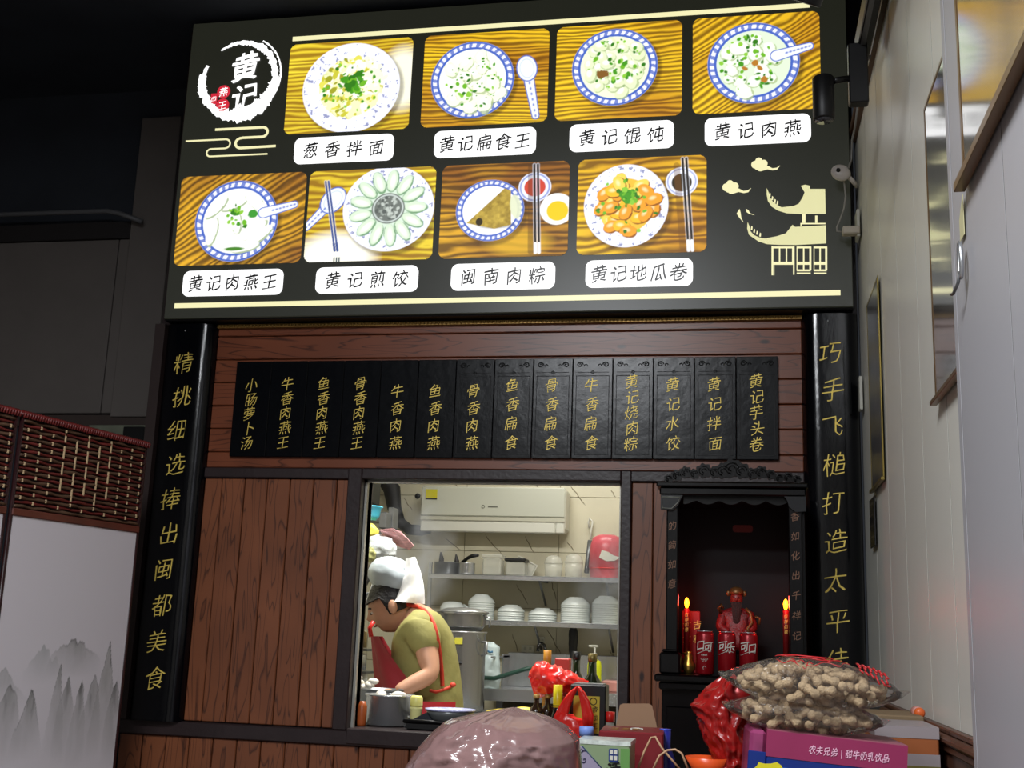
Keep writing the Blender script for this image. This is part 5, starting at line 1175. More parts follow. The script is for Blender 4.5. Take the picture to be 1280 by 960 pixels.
MB().lathe([(.012, 0), (.02, .015), (.022, .03), (.012, .045), (.014, .055), (.008, .066), (.01, .072), (0, .072)], n=18).build('body', M_goldm, t)
t = thing('incense_cup', 'dark cup behind the rightmost can on the altar', 'cup', (at(968, 812, Y=3.98).x, 3.98, 1.098))
MB().lathe([(.02, 0), (.024, .01), (.026, .05), (.022, .05), (.02, .01), (0, .01)], n=20).build('body', mat('dark_bronze', (50, 44, 36), .35, metal=.6), t)

# ------------------------------------------------------------------ folding screen with woven top
M_str = mat('rattan_red', (104, 34, 32), .4, var=.3, vscale=25); M_str2 = mat('rattan_brown', (86, 62, 46), .5, var=.25, vscale=25)
M_peg = mat('bamboo_peg', (214, 186, 146), .5); M_frm = mat('screen_frame', (96, 44, 34), .4, var=.2)
ang = math.atan2(.61, .11)
ink = paint_mat('ink_print', 0, .85)
def screen_panel(t, ox, wd, seed, detail=True):
    """local x along the panel from ox, -y towards the viewer"""
    zt, zm = 1.842, 1.528
    f = MB().box((ox+.004, -.010, zm-.014), (ox+wd-.004, .010, zm+.010), bev=.003)
    f.build('cross_rail', M_frm, t); MB().box((ox+.004, -.010, .04), (ox+wd-.004, .010, .07), bev=.003).build('bottom_rail', M_frm, t)
    for xx in (ox, ox+wd-.012): MB().tube([(xx+.006, 0, .0), (xx+.006, 0, zt)], .0075, 8).build('upright', mat('upright_dark', (44, 18, 20), .4, var=.4, vscale=80), t)
    wrap = MB()
    k = ox
    while k < ox+wd:
        wrap.tube([(k+.003, -.010, zt-.016), (k+.005, -.013, zt-.002), (k+.007, .0, zt+.007), (k+.007, .010, zt-.01)], .0042, 5); k += .0115
    wrap.tube([(ox, 0, zt-.004), (ox+wd, 0, zt-.004)], .008, 6).build('top_binding', M_str, t)
    nrow = 21; zr = [zm+.018+(zt-zm-.042)*i/(nrow-1) for i in range(nrow)]; npeg = 11; px = [ox+.03+(wd-.06)*j/(npeg-1) for j in range(npeg)]
    for i, z in enumerate(zr):
        pts = []
        for q in range(0, 45):
            x_ = ox+.01+(wd-.02)*q/44; ph = (x_-px[0])/(px[1]-px[0])*PI+(i % 2)*PI
            pts.append((x_, -.004*math.cos(ph), z+.0012*math.sin(ph*1.3+i)))
        MB().tube(pts, .0050 if i % 2 else .0056, 6).build('woven_strand', M_str if i % 2 else M_str2, t)
    rng = random.Random(seed)
    pm = {}
    for h in (.011, .042):
        b = MB().box((-.0026, -.0095, -h/2), (.0026, -.0065, h/2)); me = b.mesh('peg', fix=True); me.materials.append(M_peg); pm[h] = me
    for j in range(npeg):
        lo = 3 <= j <= 7
        for i in range(nrow):
            if lo and 3 <= i <= nrow-3:
                if (i+ (j % 2)*2) % 4 == 0: link('peg', pm[.042], None, t, (px[j], 0, (zr[i]+zr[min(i+1, nrow-1)])/2))
            elif (i+j) % 2 == 0 and 0 < i < nrow-1: link('peg', pm[.011], None, t, (px[j], 0, zr[i]))
    MB().box((ox+.013, .012, zm+.01), (ox+wd-.013, .014, zt-.01)).build('dark_backing', mat('dark_gap', (24, 12, 12), .7), t)
    c = Canvas(wd-.026, zm-.014-.07, 200 if detail else 60); H = c.h
    c.C[:] = np.array(lin((214, 208, 214)))*(1+.04*(fbm(c.X*4, c.Y*4, 3)-.5))[..., None]
    if detail:
        U = lambda px_: (px_-15)/155*wd-.013; Z = lambda py_: 1.135-(py_-805)/395-.07-.0
        def mount(px_, py_, w0, w1, depth, dark, sd, base=(128, 128, 124)):
            x0 = U(px_); z0 = Z(py_); ww = np.abs(c.X-x0)+.012*(fbm(c.X*20+sd, c.Y*20, sd+2)-.5); top = z0-(np.clip(ww, 0, 9)/(w0*1.5))**1.2*depth*.5+.03*(fbm(c.X*45, c.Y*6, sd)-.5)*2
            below = np.clip((top-c.Y)/.004, 0, 1)*np.clip(1-(z0-c.Y)/depth, 0, 1)**.8*np.clip(1-np.abs(c.X-x0)/w1, 0, 1)**.5
            c.put(below*.72*(.6+.8*fbm(c.X*30, c.Y*14, sd+4)), base)
            edge = np.clip(1-np.abs(top-.004-c.Y)/.006, 0, 1)*np.clip(1-np.abs(c.X-x0)/(w1*.8), 0, 1); c.put(edge*dark*(.4+fbm(c.X*60, c.Y*60, sd)), (66, 66, 68))
            v = np.clip(fbm(c.X*60, c.Y*14, sd+8)*4-1.9, 0, 1)*below*np.clip(1-(z0-c.Y)/(depth*.55), 0, 1); c.put(v*dark*1.5, (70, 70, 66))
        mount(70, 815, .05, .09, .12, .1, 1, (170, 170, 172)); mount(105, 803, .075, .13, .13, .55, 2); mount(30, 842, .05, .12, .12, .15, 3, (160, 160, 160)); mount(38, 858, .04, .07, .25, .45, 4)
        mount(60, 867, .03, .08, .22, 1.0, 5); mount(90, 838, .02, .05, .30, .8, 6); mount(101, 848, .03, .05, .30, .5, 7); mount(117, 853, .022, .045, .3, .7, 8)
        mount(147, 809, .03, .08, .38, .8, 9, (128, 128, 120)); mount(161, 858, .03, .05, .3, .6, 10); mount(132, 846, .03, .06, .30, .6, 11)
    c.build('painted_canvas', ink, t, ox+.013, -.004, .07, local=True)
t = thing('folding_screen', 'folding screen with woven rattan top and ink mountain canvas, at the left of the counter', 'screen', (-2.265, 3.33, 0), rz=ang)
screen_panel(t, 0, .625, 1); screen_panel(t, -.64, .625, 2, False)

# ------------------------------------------------------------------ right wall: pictures, lamps, camera, cables
M_pic = mat('picture_glass', (70, 70, 74), .3, spec=.5, var=.6, vscale=9)
M_pic2 = mat('picture_glass_light', (120, 116, 112), .08, spec=1.0, coat=1.0, var=.3, vscale=6)
def frame(name, label, X, y0, y1, z0, z1, mpic, medge, th=.012, dep=.016, dside=.004):
    t = thing(name, label, 'picture', (X, (y0+y1)/2, z0))
    MB().box((X-dside*.7, y0+th, z0+th), (X-.001, y1-th, z1-th)).build('picture', mpic, t, world=True)
    for a, b_, d in (((y0, z0), (y1, z0+th), dep), ((y0, z1-th), (y1, z1), dside), ((y0, z0+th), (y0+th, z1-th), dep*.5), ((y1-th, z0+th), (y1, z1-th), dside)):
        MB().box((X-d, a[0], a[1]), (X-.001, b_[0], b_[1]), bev=.001).build('frame_bar', medge, t, world=True)
M_gf = mat('gold_frame', (150, 132, 70), .3, metal=.6); M_bf = mat('bronze_frame', (112, 84, 50), .3, metal=.5)
frame('framed_picture', 'narrow gold-edged dark picture on the white wall beside the black couplet board', XW, 3.625, 3.965, 1.692, 2.33, M_pic, M_gf, .010, .012)
frame('framed_picture', 'glossy striped picture half hidden behind the white column', XW, 2.245, 2.635, 1.72, 2.415, M_pic2, M_bf, .010)
q = at(1207, 240, X=XC); 
frame('framed_picture', 'large glossy picture in a bronze frame hanging high on the white column', XC, .9, q.y, q.z, 2.95, M_pic2, M_bf, .016, .02)
a, b_ = at(1089, 622, X=XW), at(1093, 684, X=XW)
t = thing('wall_notice', 'small black notice strip below the narrow gold-edged picture', 'notice', (XW-.004, 3.98, b_.z))
MB().box((XW-.006, 3.90, b_.z), (XW-.001, 4.03, a.z-.01), bev=.001).build('strip', M_blk, t, world=True)
for k in range(4): MB().box((XW-.0065, 3.93, b_.z+.03+k*.035), (XW-.0058, 4.0, b_.z+.034+k*.035)).build('text_line', mat('dim_print', (110, 100, 90), .5), t, world=True)
# track and spotlights
t = thing('light_track', 'black lighting track running along the top of the white wall', 'track', (.36, 2.8, 2.98))
p0, p1 = at(1066, 165, Y=3.62), at(1072, 60, Y=3.05)
MB().box((.345, 2.3, 2.955), (.385, 3.42, 3.02), bev=.003).build('rail', M_blk, t, world=True)
MB().box((.352, 2.31, 2.951), (.366, 3.4, 2.956)).build('slot', M_steeld, t, world=True)
for yy in (2.4, 3.3): MB().box((.362, yy, 3.02), (.368, yy+.01, 3.72)).build('hanger', M_blk, t, world=True)
MB().box((.352, 3.1, 3.02), (.378, 3.5, 3.06), bev=.003).build('driver_box', M_blk, t, world=True)
t = thing('spotlight', 'black cylinder spotlight in front of the dumpling photo at the right end of the sign', 'spotlight', (.24, 3.3, 2.68))
pt, pb = at(1029, 97, Y=3.3), at(1030, 150, Y=3.3)
MB().lathe([(.030, 0), (.0315, .003), (.0315, pt.z-pb.z-.004), (.028, pt.z-pb.z), (0, pt.z-pb.z)], (pb.x, 3.3, pb.z), 28).build('barrel', mat('matt_black', (16, 16, 17), .45), t, world=True)
MB().lathe([(.026, .0), (.022, .008), (0, .010)], (pb.x, 3.3, pb.z-.003), 24).build('lens', mat('lens_glass', (80, 80, 84), .1, metal=.6), t, world=True)
MB().tube([at(1043, 101, Y=3.3), at(1052, 99.5, Y=3.32), at(1064, 98, Y=3.36)], .010, 8).build('arm', M_blk, t, world=True)
MB().box((at(1062, 128, Y=3.33).x, 3.33, at(1062, 128, Y=3.33).z), (.372, 3.37, 2.962), bev=.004).build('adapter', M_blk, t, world=True)
t = thing('spotlight', 'black spotlight cut by the top edge of the photo, above the right of the sign', 'spotlight', (.2, 2.6, 2.9))
p = at(1018, -6, Y=2.6)
MB().lathe([(.034, 0), (.036, .003), (.036, .10), (0, .10)], (0, 0, 0), 28, M=Matrix.Translation((p.x-.02, 2.6, p.z-.02)) @ Matrix.Rotation(.5, 4, 'X') @ Matrix.Rotation(.35, 4, 'Y')).build('barrel', MATS['matt_black'], t, world=True)
MB().tube([(p.x, 2.6, p.z+.05), (.345, 2.6, 2.965)], .010, 8).build('arm', M_blk, t, world=True)
tobj(MB().tube([(XW-.028, 3.42, 2.96), at(1066, 100, X=XW-.03), at(1072, 130, X=XW-.028), at(1069, 158, X=XW-.03), at(1065, 175, X=XW-.03), at(1064, 200, X=XW-.04), at(1056, 225, X=XW-.03), at(1058, 238, X=XW-.02)], .0035, 6), 'loose_cable', 'thin grey cable dangling from the light track down the corner', 'cable', mat('grey_cable', (130, 128, 124), .5))
p = at(1051, 216, Y=4.12); t = thing('security_camera', 'small white oval camera with a dark lens in the corner beside the sign', 'camera', (p.x, 4.12, p.z))
MB().ball((0, 0, 0), (.036, .018, .030), 22, 12, M=Matrix.Rotation(.5, 4, 'Y')).build('shell', mat('cam_white', (196, 188, 182), .35), t)
MB().lathe([(0, -.003), (.0075, -.003), (.0075, .003), (0, .004)], n=16, M=Matrix.Translation((-.010, -.018, .003)) @ Matrix.Rotation(PI/2, 4, 'X')).build('lens', M_blk, t)
MB().tube([(.025, .005, -.012), (.05, .03, -.03), (.058, .06, -.03)], .008, 8).build('mount', mat('cam_white', (196, 188, 182)), t)
tobj(MB().tube([at(*q, Y=4.14) for q in ((1055, 226), (1057, 245), (1055, 260), (1050, 275), (1046, 284), (1046, 289), (1052, 290))], .003, 6), 'camera_cable', 'thin pale cable hanging from the oval camera to its plug', 'cable', mat('pale_cable', (150, 146, 140), .5))
a, b_ = at(1053, 294, Y=4.13), at(1070, 284, Y=4.13)
tobj(MB().box((a.x, 4.11, a.z), (XW-.002, 4.15, b_.z), bev=.004), 'power_adapter', 'pale plug-in adapter at the end of the camera cable', 'adapter', mat('beige_plastic', (190, 180, 164), .4))
a, b_ = at(1071, 312, X=XW), at(1073, 268, X=XW)
tobj(MB().box((XW-.012, 4.12, a.z), (XW-.001, 4.2, b_.z), bev=.003), 'wall_outlet', 'tall white outlet strip on the wall behind the adapter', 'outlet', M_white)
c = at(1203, 325, X=XC-.006); t = thing('wall_hook', 'shiny oval metal hook under the large bronze framed picture', 'hook', (XC-.01, c.y, c.z))
MB().tube([(0, .012*math.cos(k*PI/8), .032*math.sin(k*PI/8)) for k in range(16)], .004, 7, closed=True).build('ring', M_steel, t)
MB().tube([(0, 0, -.02), (-.004, .004, -.04), (-.008, .03, -.052), (-.008, .05, -.048)], .003, 7).build('tail', M_steeld, t)
a, b_ = at(1201, 302, X=XC), at(1211, 279, X=XC)
o = MB().poly([(0, 0), (.04, .0), (.04, .075), (.02, .06), (0, .04)], 0, .001, M=Matrix.Translation((XC-.001, a.y, a.z)) @ Matrix.Rotation(-PI/2, 4, 'Z'))
tobj(o, 'paper_scrap', 'torn pale yellow paper scrap stuck above the metal hook', 'paper', mat('pale_yellow_paper', (214, 208, 160), .6))
a = at(1072, 505, X=XW); tobj(MB().box((XW-.012, 4.19, a.z-.06), (XW-.001, 4.24, a.z+.06), bev=.002), 'wall_switch', 'small white switch plate in the corner beside the right couplet board', 'switch', M_white)

# ------------------------------------------------------------------ foreground table and its load
t = thing('dining_table', 'wooden table under the shopping, below the lower edge of the picture', 'table', (-.15, 2.3, 0))
TZ = .75
MB().box((-.75, 1.75, TZ-.03), (.38, 2.85, TZ), bev=.004).build('tabletop', mat('table_brown', (112, 78, 52), .4, var=.15), t, world=True)
for sx in (-.70, .29):
    for sy in (1.80, 2.74): MB().box((sx, sy, 0), (sx+.05, sy+.05, TZ-.03)).build('leg', mat('table_brown', (112, 78, 52)), t, world=True)
# big translucent bag
m = mat('mauve_film', (136, 106, 104), .2, bump=.3, bscale=12, alpha=.95, coat=.5)
SIL = [(884, 641, 645), (888, 620, 660), (892, 603, 674), (896, 588, 685), (901, 568, 697), (906, 557, 707), (914, 548, 717), (922, 540, 723), (935, 529, 725), (950, 518, 726), (966, 508, 727), (1000, 496, 730)]
ROWS = []
for i_ in range(len(SIL)-1):
    for k_ in range(7):
        q_ = k_/7; ROWS.append([SIL[i_][c_]*(1-q_)+SIL[i_+1][c_]*q_ for c_ in range(3)])
RW = []
for py, xl, xr in ROWS: a = at(xl, py, Y=2.05); b_ = at(xr, py, Y=2.05); RW.append(((a.z+b_.z)/2, a.x, b_.x))
zl, al, bl = RW[-1]
for k_ in range(1, 11): RW.append((zl+(TZ+.003-zl)*k_/10, al-.004*math.sin(k_*.3), bl+.002*math.sin(k_*.3)))
NR = len(RW)-1
def dome(u, v):
    th = 2*PI*u; z, xa, xb = RW[int(round(v*NR))]; hw = (xb-xa)/2; mid = (xa+xb)/2
    q = V((math.cos(th)*1.2, math.sin(th)*1.2, z*7)); k = min(1, hw*14)
    cr_ = ((1-abs(nz(q, 1.6, 3))*2.8)*.010+(1-abs(nz(q, 4.2, 7))*2.6)*.007+(1-abs(nz(q, 9, 2))*2.4)*.003)*k
    return V((mid+(hw)*math.cos(th), 2.05+(min(.15, hw*1.1)+cr_)*math.sin(th), z+cr_*.25*math.cos(th*3)))
t = thing('plastic_bag', 'large translucent pinkish plastic bag bulging at the bottom centre', 'bag', (-.4, 2.05, TZ))
MB().grid(dome, 110, NR, wrap=True).build('bag', m, t, world=True)
# shiny crinkled ties of the bag and darker contents seen through it
# yellow-green carton, red gift box etc
def text_on(t, s, x0, z0, size, step, m, y_, off=0, vert=False, rot=None):
    for i, ch in enumerate(s):
        char(ch, (x0+(0 if vert else step*i), y_, z0-(step*i if vert else 0)), size, m, t, off=off, rot=rot or (0, 0, 0), name='lettering')
p0 = at(722, 925, Y=2.35); p1 = at(788, 928, Y=2.35); W_ = p1.x-p0.x
t = thing('drink_carton', 'green and lilac energy drink carton at the bottom centre right', 'carton', (p0.x, 2.35, TZ), rz=-.02)
HC = p1.z-TZ
MB().box((0, 0, 0), (W_, .09, HC), bev=.003).build('box', mat('carton_green', (128, 146, 112), .35), t)
MB().box((-.001, -.001, HC-.007), (W_+.001, .091, HC+.001)).build('seal_edge', mat('carton_silver', (196, 204, 196), .25, var=.3, vscale=60), t)
MB().poly([(.002, .02), (.002, HC-.012), (.010, HC-.012), (W_*.62, HC-.065), (W_*.62, .02)], -.0012, 0).build('lilac_panel', mat('lilac', (146, 138, 160), .4), t)
MB().tube([(.010, -.0015, HC-.012), (W_*.62, -.0015, HC-.065)], .0012, 5).build('dark_line', mat('dark_teal', (40, 60, 90), .4), t)
MB().box((W_*.82, -.0012, .02), (W_-.001, 0, HC-.012)).build('bright_strip', mat('bright_green', (96, 142, 76), .4), t)
q = MB().poly(rrect(W_*.60, W_*.78, HC-.038, HC-.013, .003), -.0025, 0).build('logo', mat('navy', (28, 50, 110), .4), t)
for i in range(2):
    for j in range(2): MB().box((W_*(.62+.08*i), -.0032, HC-.034+.011*j), (W_*(.68+.08*i), -.0024, HC-.026+.011*j)).build('logo_square', M_white, q)
for i, ch in enumerate('YGRENE'): 
    o = char(ch, (.012, -.002, HC-.020-.0185*i), .014, mat('dark_ink', (26, 26, 60), .4), t, off=.01, rot=(0, -PI/2, 0), name='lettering')
text_on(t, '活力', W_*.69, HC-.052, .030, .03, M_blk, -.002, .02, True)
MB().box((.026, -.002, HC-.062), (.036, 0, HC-.052)).build('green_mark', MATS['bright_green'], t)
# bottle with blue cap
p = at(733, 915, Y=2.47); t = thing('water_bottle', 'clear bottle with pale blue cap behind the green carton', 'bottle', (p.x, 2.47, TZ))
h = at(733, 908, Y=2.47).z-TZ
MB().lathe([(.024, 0), (.027, .005), (.027, h-.07), (.013, h-.03), (.012, h-.02)], n=22).build('body', Mcl, t); MB().lathe([(.0145, h-.019), (.0148, h-.002), (.013, h), (0, h)], n=22).build('cap', mat('pale_blue_cap', (120, 146, 214), .4), t)
# dark red gift box
q0, q1 = at(752, 915, Y=2.55), at(822, 912, Y=2.55)
t = thing('gift_box', 'dark red gift box with gold print and rope handles behind the carton', 'box', (q0.x, 2.50, TZ), rz=.05)
Wg = q1.x-q0.x+.015; Hg = at(800, 908, Y=2.5).z-TZ-.012
MB().box((0, 0, 0), (Wg, .16, Hg), bev=.003).build('box', mat('maroon', (116, 28, 34), .4), t)
g = mat('gold_print', (176, 130, 70), .4, metal=.3)
for i in range(3):
    for j in range(2): char('福禄寿喜茶香'[i*2+j], (.03+.022*i, .05+.03*j, Hg+.001), .018, g, t, rot=(-PI/2, 0, 0), name='lettering')
for k in range(4): MB().tube([(.035+(.012+.008*k)*math.cos(a*PI/12), -.001, .12+(.02+.018*k)*math.sin(a*PI/12)) for a in range(24)], .0012, 5, closed=True).build('print_arc', mat('pale_brown', (150, 96, 76), .5), t)
cu = MB().tube([(.075+.012*math.cos(a*.4), .07+.02*math.sin(a*.4), Hg+.001) for a in range(10)], .002, 5).build('curl_print', M_white, t)
rp = mat('rope', (186, 150, 116), .6)
for pts, Y, nm in ((((795, 962), (803, 940), (812, 922), (817, 921), (825, 935), (835, 947), (848, 962)), 2.44, 'rope_handle'), (((812, 962), (820, 945), (830, 938), (840, 937), (848, 942), (856, 962)), 2.38, 'rope_handle')):
    MB().tube([at(x_, y_, Y=Y)-V(wl(t)) for x_, y_ in pts], .0022, 7).build(nm, rp, t)
# brown card flap behind
a0 = [at(x_, y_, Y=2.72) for x_, y_ in ((769, 912), (775, 881), (779, 879.5), (811, 879.5), (815, 882), (822, 912))]
t = thing('cardboard_box', 'open brown cardboard box with a raised rounded flap behind the gift box', 'box', ((a0[0].x+a0[-1].x)/2, 2.75, TZ))
MB().poly([(p.x, p.z) for p in a0], 2.72, 2.723).build('flap', mat('kraft', (142, 110, 84), .7), t, world=True, fix=False)
MB().box((a0[0].x, 2.723, TZ), (a0[-1].x, 2.83, a0[0].z), bev=.002).build('box', MATS['kraft'], t, world=True)
# blue tall box / bottle
p = at(829, 930, Y=2.6); t = thing('blue_bottle', 'slim dark blue container standing right of the gift box', 'bottle', (p.x+.003, 2.62, TZ))
h = at(829, 911, Y=2.62).z-TZ
MB().lathe([(.020, 0), (.021, .005), (.021, h-.06), (.011, h-.035), (.012, h), (0, h)], n=20).build('body', mat('deep_blue', (30, 36, 128), .3), t); 
MB().lathe([(.0118, h-.004), (.0125, h), (0, h+.0005)], n=20).build('cap', mat('mid_blue', (60, 80, 190), .35), t)
MB().ball((-.006, -.02, h-.05), (.003, .002, .003), 8, 5).build('dot_print', M_white, t)
# orange bowl on a small carton
p = at(882, 950, Y=2.42); t = thing('carton', 'low brown carton carrying the orange bowl, below the picture edge', 'box', (p.x, 2.44, TZ))
MB().box((-.06, -.05, 0), (.05, .06, p.z-TZ-.035), bev=.003).build('box', MATS['kraft'], t)
t = thing('orange_bowl', 'shallow orange plastic bowl at the bottom edge left of the pink box', 'bowl', (p.x+.004, 2.44, p.z-.034))
MB().lathe([(.018, 0), (.03, .012), (.045, .038), (.042, .038), (.028, .014), (0, .006)], n=30).build('bowl', mat('orange_plastic', (224, 86, 36), .3), t)

# pink and blue drinks case, slightly sagging to the right
cA, cB = at(945, 911, Y=2.22), at(1117, 931, Y=2.24)
L_ = (cB-cA).length; tilt = math.atan2(cA.z-cB.z, cB.x-cA.x)
HB = cA.z-TZ
case = thing('drinks_case', 'pink and blue cardboard drinks case carrying the bags of peanuts', 'box', (cA.x, 2.21, TZ+.012), rz=.06)
case.rotation_euler = (0, tilt, .06)
MB().box((0, 0, -.02), (L_, .20, HB-.012), bev=.002).build('box', mat('case_blue', (16, 44, 120), .35), case)
MB().box((-.0012, -.0012, HB-.056), (L_+.0012, .2012, HB-.0115)).build('pink_band', mat('case_pink', (140, 40, 82), .5, var=.08), case)
MB().box((-.0005, -.0005, HB-.0115), (L_+.0005, .2005, HB-.010)).build('lid', mat('case_lid', (150, 84, 100), .45), case)
MB().box((.002, -.0018, HB-.075), (L_-.002, -.0005, HB-.072)).build('blue_line', mat('light_blue', (40, 100, 190), .4), case)
for i, ch in enumerate('农夫兄弟|甜牛奶乳饮品'):
    char(ch, (.078+.0125*i, -.0022, HB-.036), .0155, mat('pale_pink_ink', (240, 190, 214), .5), case, off=.004, rot=(0, 0, 0), name='lettering', sx=.85)
fy = mat('yellow_shape', (216, 204, 36), .4)
MB().poly([(.008+.032*math.cos(k*PI/10)*(1+.12*math.sin(k*2.1)), HB-.088+.022*math.sin(k*PI/10)*(1+.15*math.cos(k*1.7))) for k in range(20)], -.0022, -.0006).build('yellow_print', fy, case)
MB().box((-.030, .006, -.02), (-.001, .19, HB-.014), bev=.006).build('side_flap', mat('case_side', (136, 56, 96), .35, var=.3, vscale=20), case)
MB().box((-.0315, .0, .0), (-.001, .006, HB-.05), bev=.001).build('side_blue', MATS['case_blue'], case)
# red bag behind/left of the case
t = thing('red_carrier_bag', 'tall crumpled red carrier bag slumped against the left of the drinks case', 'bag', (-.06, 2.42, TZ))
def rbag(u, v):
    th = 2*PI*u; py = 962-124*v; 
    prof = [(0, 899, 930), (.10, 897, 935), (.30, 885, 935), (.55, 874, 932), (.65, 868, 930), (.75, 878, 928), (.92, 900, 920), (1, 911, 914)]
    for i in range(len(prof)-1):
        if prof[i][0] <= v <= prof[i+1][0]: k = (v-prof[i][0])/(prof[i+1][0]-prof[i][0]); xl = prof[i][1]*(1-k)+prof[i+1][1]*k; xr = prof[i][2]*(1-k)+prof[i+1][2]*k
    mid, hw = (xl+xr)/2, (xr-xl)/2; q = at(mid+hw*math.cos(th), py, Y=2.46); cr_ = (1-abs(nz((math.cos(th)*1.1, math.sin(th), v*2.2), 3, 4))*2.4)*.010*min(1, (1-v)*6)
    return V((q.x+cr_*math.cos(th), 2.46+.05*math.sin(th)*min(1, hw/25)-cr_*abs(math.sin(th)), q.z))
o_ = MB().grid(rbag, 70, 60, wrap=True)
o_.build('bag', mat('red_film', (150, 26, 24), .25, bump=.4, bscale=24, coat=.2), t, world=True)
zb0 = at(914, 962, Y=2.46).z
bag_mesh([(-.045, 2.46, TZ+.001, .05, .05), (-.045, 2.46, TZ+.05, .055, .05), (-.04, 2.46, zb0-.02, .045, .045), (-.035, 2.46, zb0+.01, .03, .04)], 5, .005, 24).build('bag_base', MATS['red_film'], t, world=True)
# peanuts
M_pn = mat('peanut_shell', (176, 152, 118), .75, bump=.5, bscale=300, var=.28, vscale=45)
pms = []
for q in range(3):
    b = MB(); prof = []; n = 12; L2 = .0168+.001*q
    for k in range(n+1):
        t_ = -1+2*k/n; r = .0092*math.sqrt(max(0, 1-t_**6))*(1-.30*math.exp(-(t_/.30)**2))*(1+.05*math.sin(k*2.2+q))
        prof.append((max(r, 0), t_*L2))
    b.lathe(prof, n=10); me = b.mesh('peanut'); me.materials.append(M_pn); pms.append(me)
def peanut_bag(name, label, c, rx, ry, rz_, tilt, count, seed, grp, lab):
    rn = random.Random(seed); R3 = Matrix.Rotation(.06, 4, 'Z') @ Matrix.Rotation(tilt, 4, 'Y')
    def sup(u, v, gx=1, sc2=1.0):
        th = 2*PI*u; ph = PI*(v-.5); e = .75
        f = lambda a, p_: math.copysign(abs(a)**p_, a)
        x_ = f(math.cos(ph), .55)*f(math.cos(th), .8); y_ = f(math.cos(ph), .55)*f(math.sin(th), .8); z_ = f(math.sin(ph), .9)
        return x_, y_, z_
    def film(u, v):
        x_, y_, z_ = sup(u, v); taper = 1-.6*max(0, abs(x_)-.3)/.7
        d = 1+.05*nz((x_*3, y_*3, z_*3), 1.4, seed)
        return V(c) + (R3 @ V((x_*rx*1.10*d, y_*ry*1.12*d, z_*rz_*max(taper, .34)*d*1.16)))
    t = thing(name, label, 'bag', c); ft = MB().grid(film, 56, 30, wrap=True)
    for s in (-1, 1):   # flat heat-sealed ends
        b2 = [(s*rx*1.04, -ry*.55, -rz_*.18), (s*rx*1.15, -ry*.6, .004+rz_*.1*s), (s*rx*1.15, ry*.6, .006), (s*rx*1.04, ry*.5, rz_*.2)]
        ft.add([V(c)+(R3 @ V(p)) for p in b2], [(0, 1, 2, 3)])
    ft.build('film', M_film, t, world=True, fix=False)
    pts = []; tries = 0
    while len(pts) < count and tries < 20000:
        tries += 1
        x_, y_, z_ = rn.uniform(-1, 1), rn.uniform(-1, .5), rn.uniform(-1, 1)
        tp = 1-.6*max(0, abs(x_)-.3)/.7; rr = (abs(x_)**2.6+abs(y_)**2.6+abs(z_/tp)**2.2)
        if rr > .66 or rr < (.16 if y_ < 0 or z_ > 0 else .6): continue
        p = V((x_*rx, y_*ry, z_*rz_)); 
        if any((p-o).length < .0225 for o in pts): continue
        pts.append(p)
    for i, p in enumerate(pts):
        o = link('peanut', pms[i % 3], None, None, V(c)+(R3 @ p))
        o.rotation_euler = (rn.uniform(-.6, .6), PI/2+rn.gauss(0, .4), rn.gauss(0, .5))
        props(o, lab, 'peanut', grp)
    return t, R3
cL = (at(1004, 893, Y=2.30)); cU = (at(1013, 857, Y=2.30))
peanut_bag('peanut_bag', 'lower clear bag of peanuts lying directly on the drinks case', (cL.x, 2.295, cL.z+.001), .128, .085, .033, tilt*.9, 85, 5, 'peanuts in the lower clear bag', 'unshelled peanut inside the lower clear bag on the drinks case')
tu, R3 = peanut_bag('peanut_bag', 'upper clear bag of peanuts with red print, stacked on the other', (cU.x, 2.285, cU.z+.002), .145, .09, .040, tilt*.9, 110, 6, 'peanuts in the upper clear bag', 'unshelled peanut inside the upper clear bag with red print')
M_rp = mat('red_print', (190, 40, 44), .3)
b = MB(); rn = random.Random(4)
def on_top(x_, y_):
    rr = min(.98, abs(x_/.150)**2.6+abs(y_/.093)**2.6); return V((cU.x, 2.285, cU.z+.002))+(R3 @ V((x_, y_, .0475*(1-rr)**.4+.003)))
for k, (xa, ya, xb, yb, w_) in enumerate(((-.03, -.05, .05, -.045, .005), (-.045, -.062, -.02, -.07, .004), (-.07, -.066, -.03, -.075, .004), (-.02, -.076, .045, -.062, .004), (.00, -.03, .03, -.055, .004), (-.06, -.02, .03, -.02, .004), (-.07, -.04, -.03, -.03, .004), (-.05, .0, .04, .0, .005), (.03, -.075, .06, -.05, .003), (-.025, -.083, -.005, -.066, .004))):
    b.tube([on_top(xa+(xb-xa)*q/8, ya+(yb-ya)*q/8+.006*math.sin(q*1.1+k)) for q in range(9)], [w_*.1]+[w_*.25]*7+[w_*.1], 5)
for j in range(6):
    for i in range(4): b.tube([on_top(.075+j*.0095, -.03-i*.012), on_top(.078+j*.0095+.003*(i % 2), -.037-i*.012)], .0018, 4)
b.build('red_print', M_rp, tu, world=True, fix=False)
# red and gold sweets wrapper between bags
p = at(925, 868, Y=2.33); tobj(bag_mesh([(p.x, 2.36, p.z-.02, .02, .02), (p.x, 2.36, p.z, .03, .025), (p.x, 2.36, p.z+.018, .02, .02)], 41, .006, 40, 24), 'sweet_packet', 'red and gold foil packet poking out left between the peanut bags', 'packet', mat('red_gold_foil', (150, 26, 28), .3, metal=.3, var=.4, vscale=40))
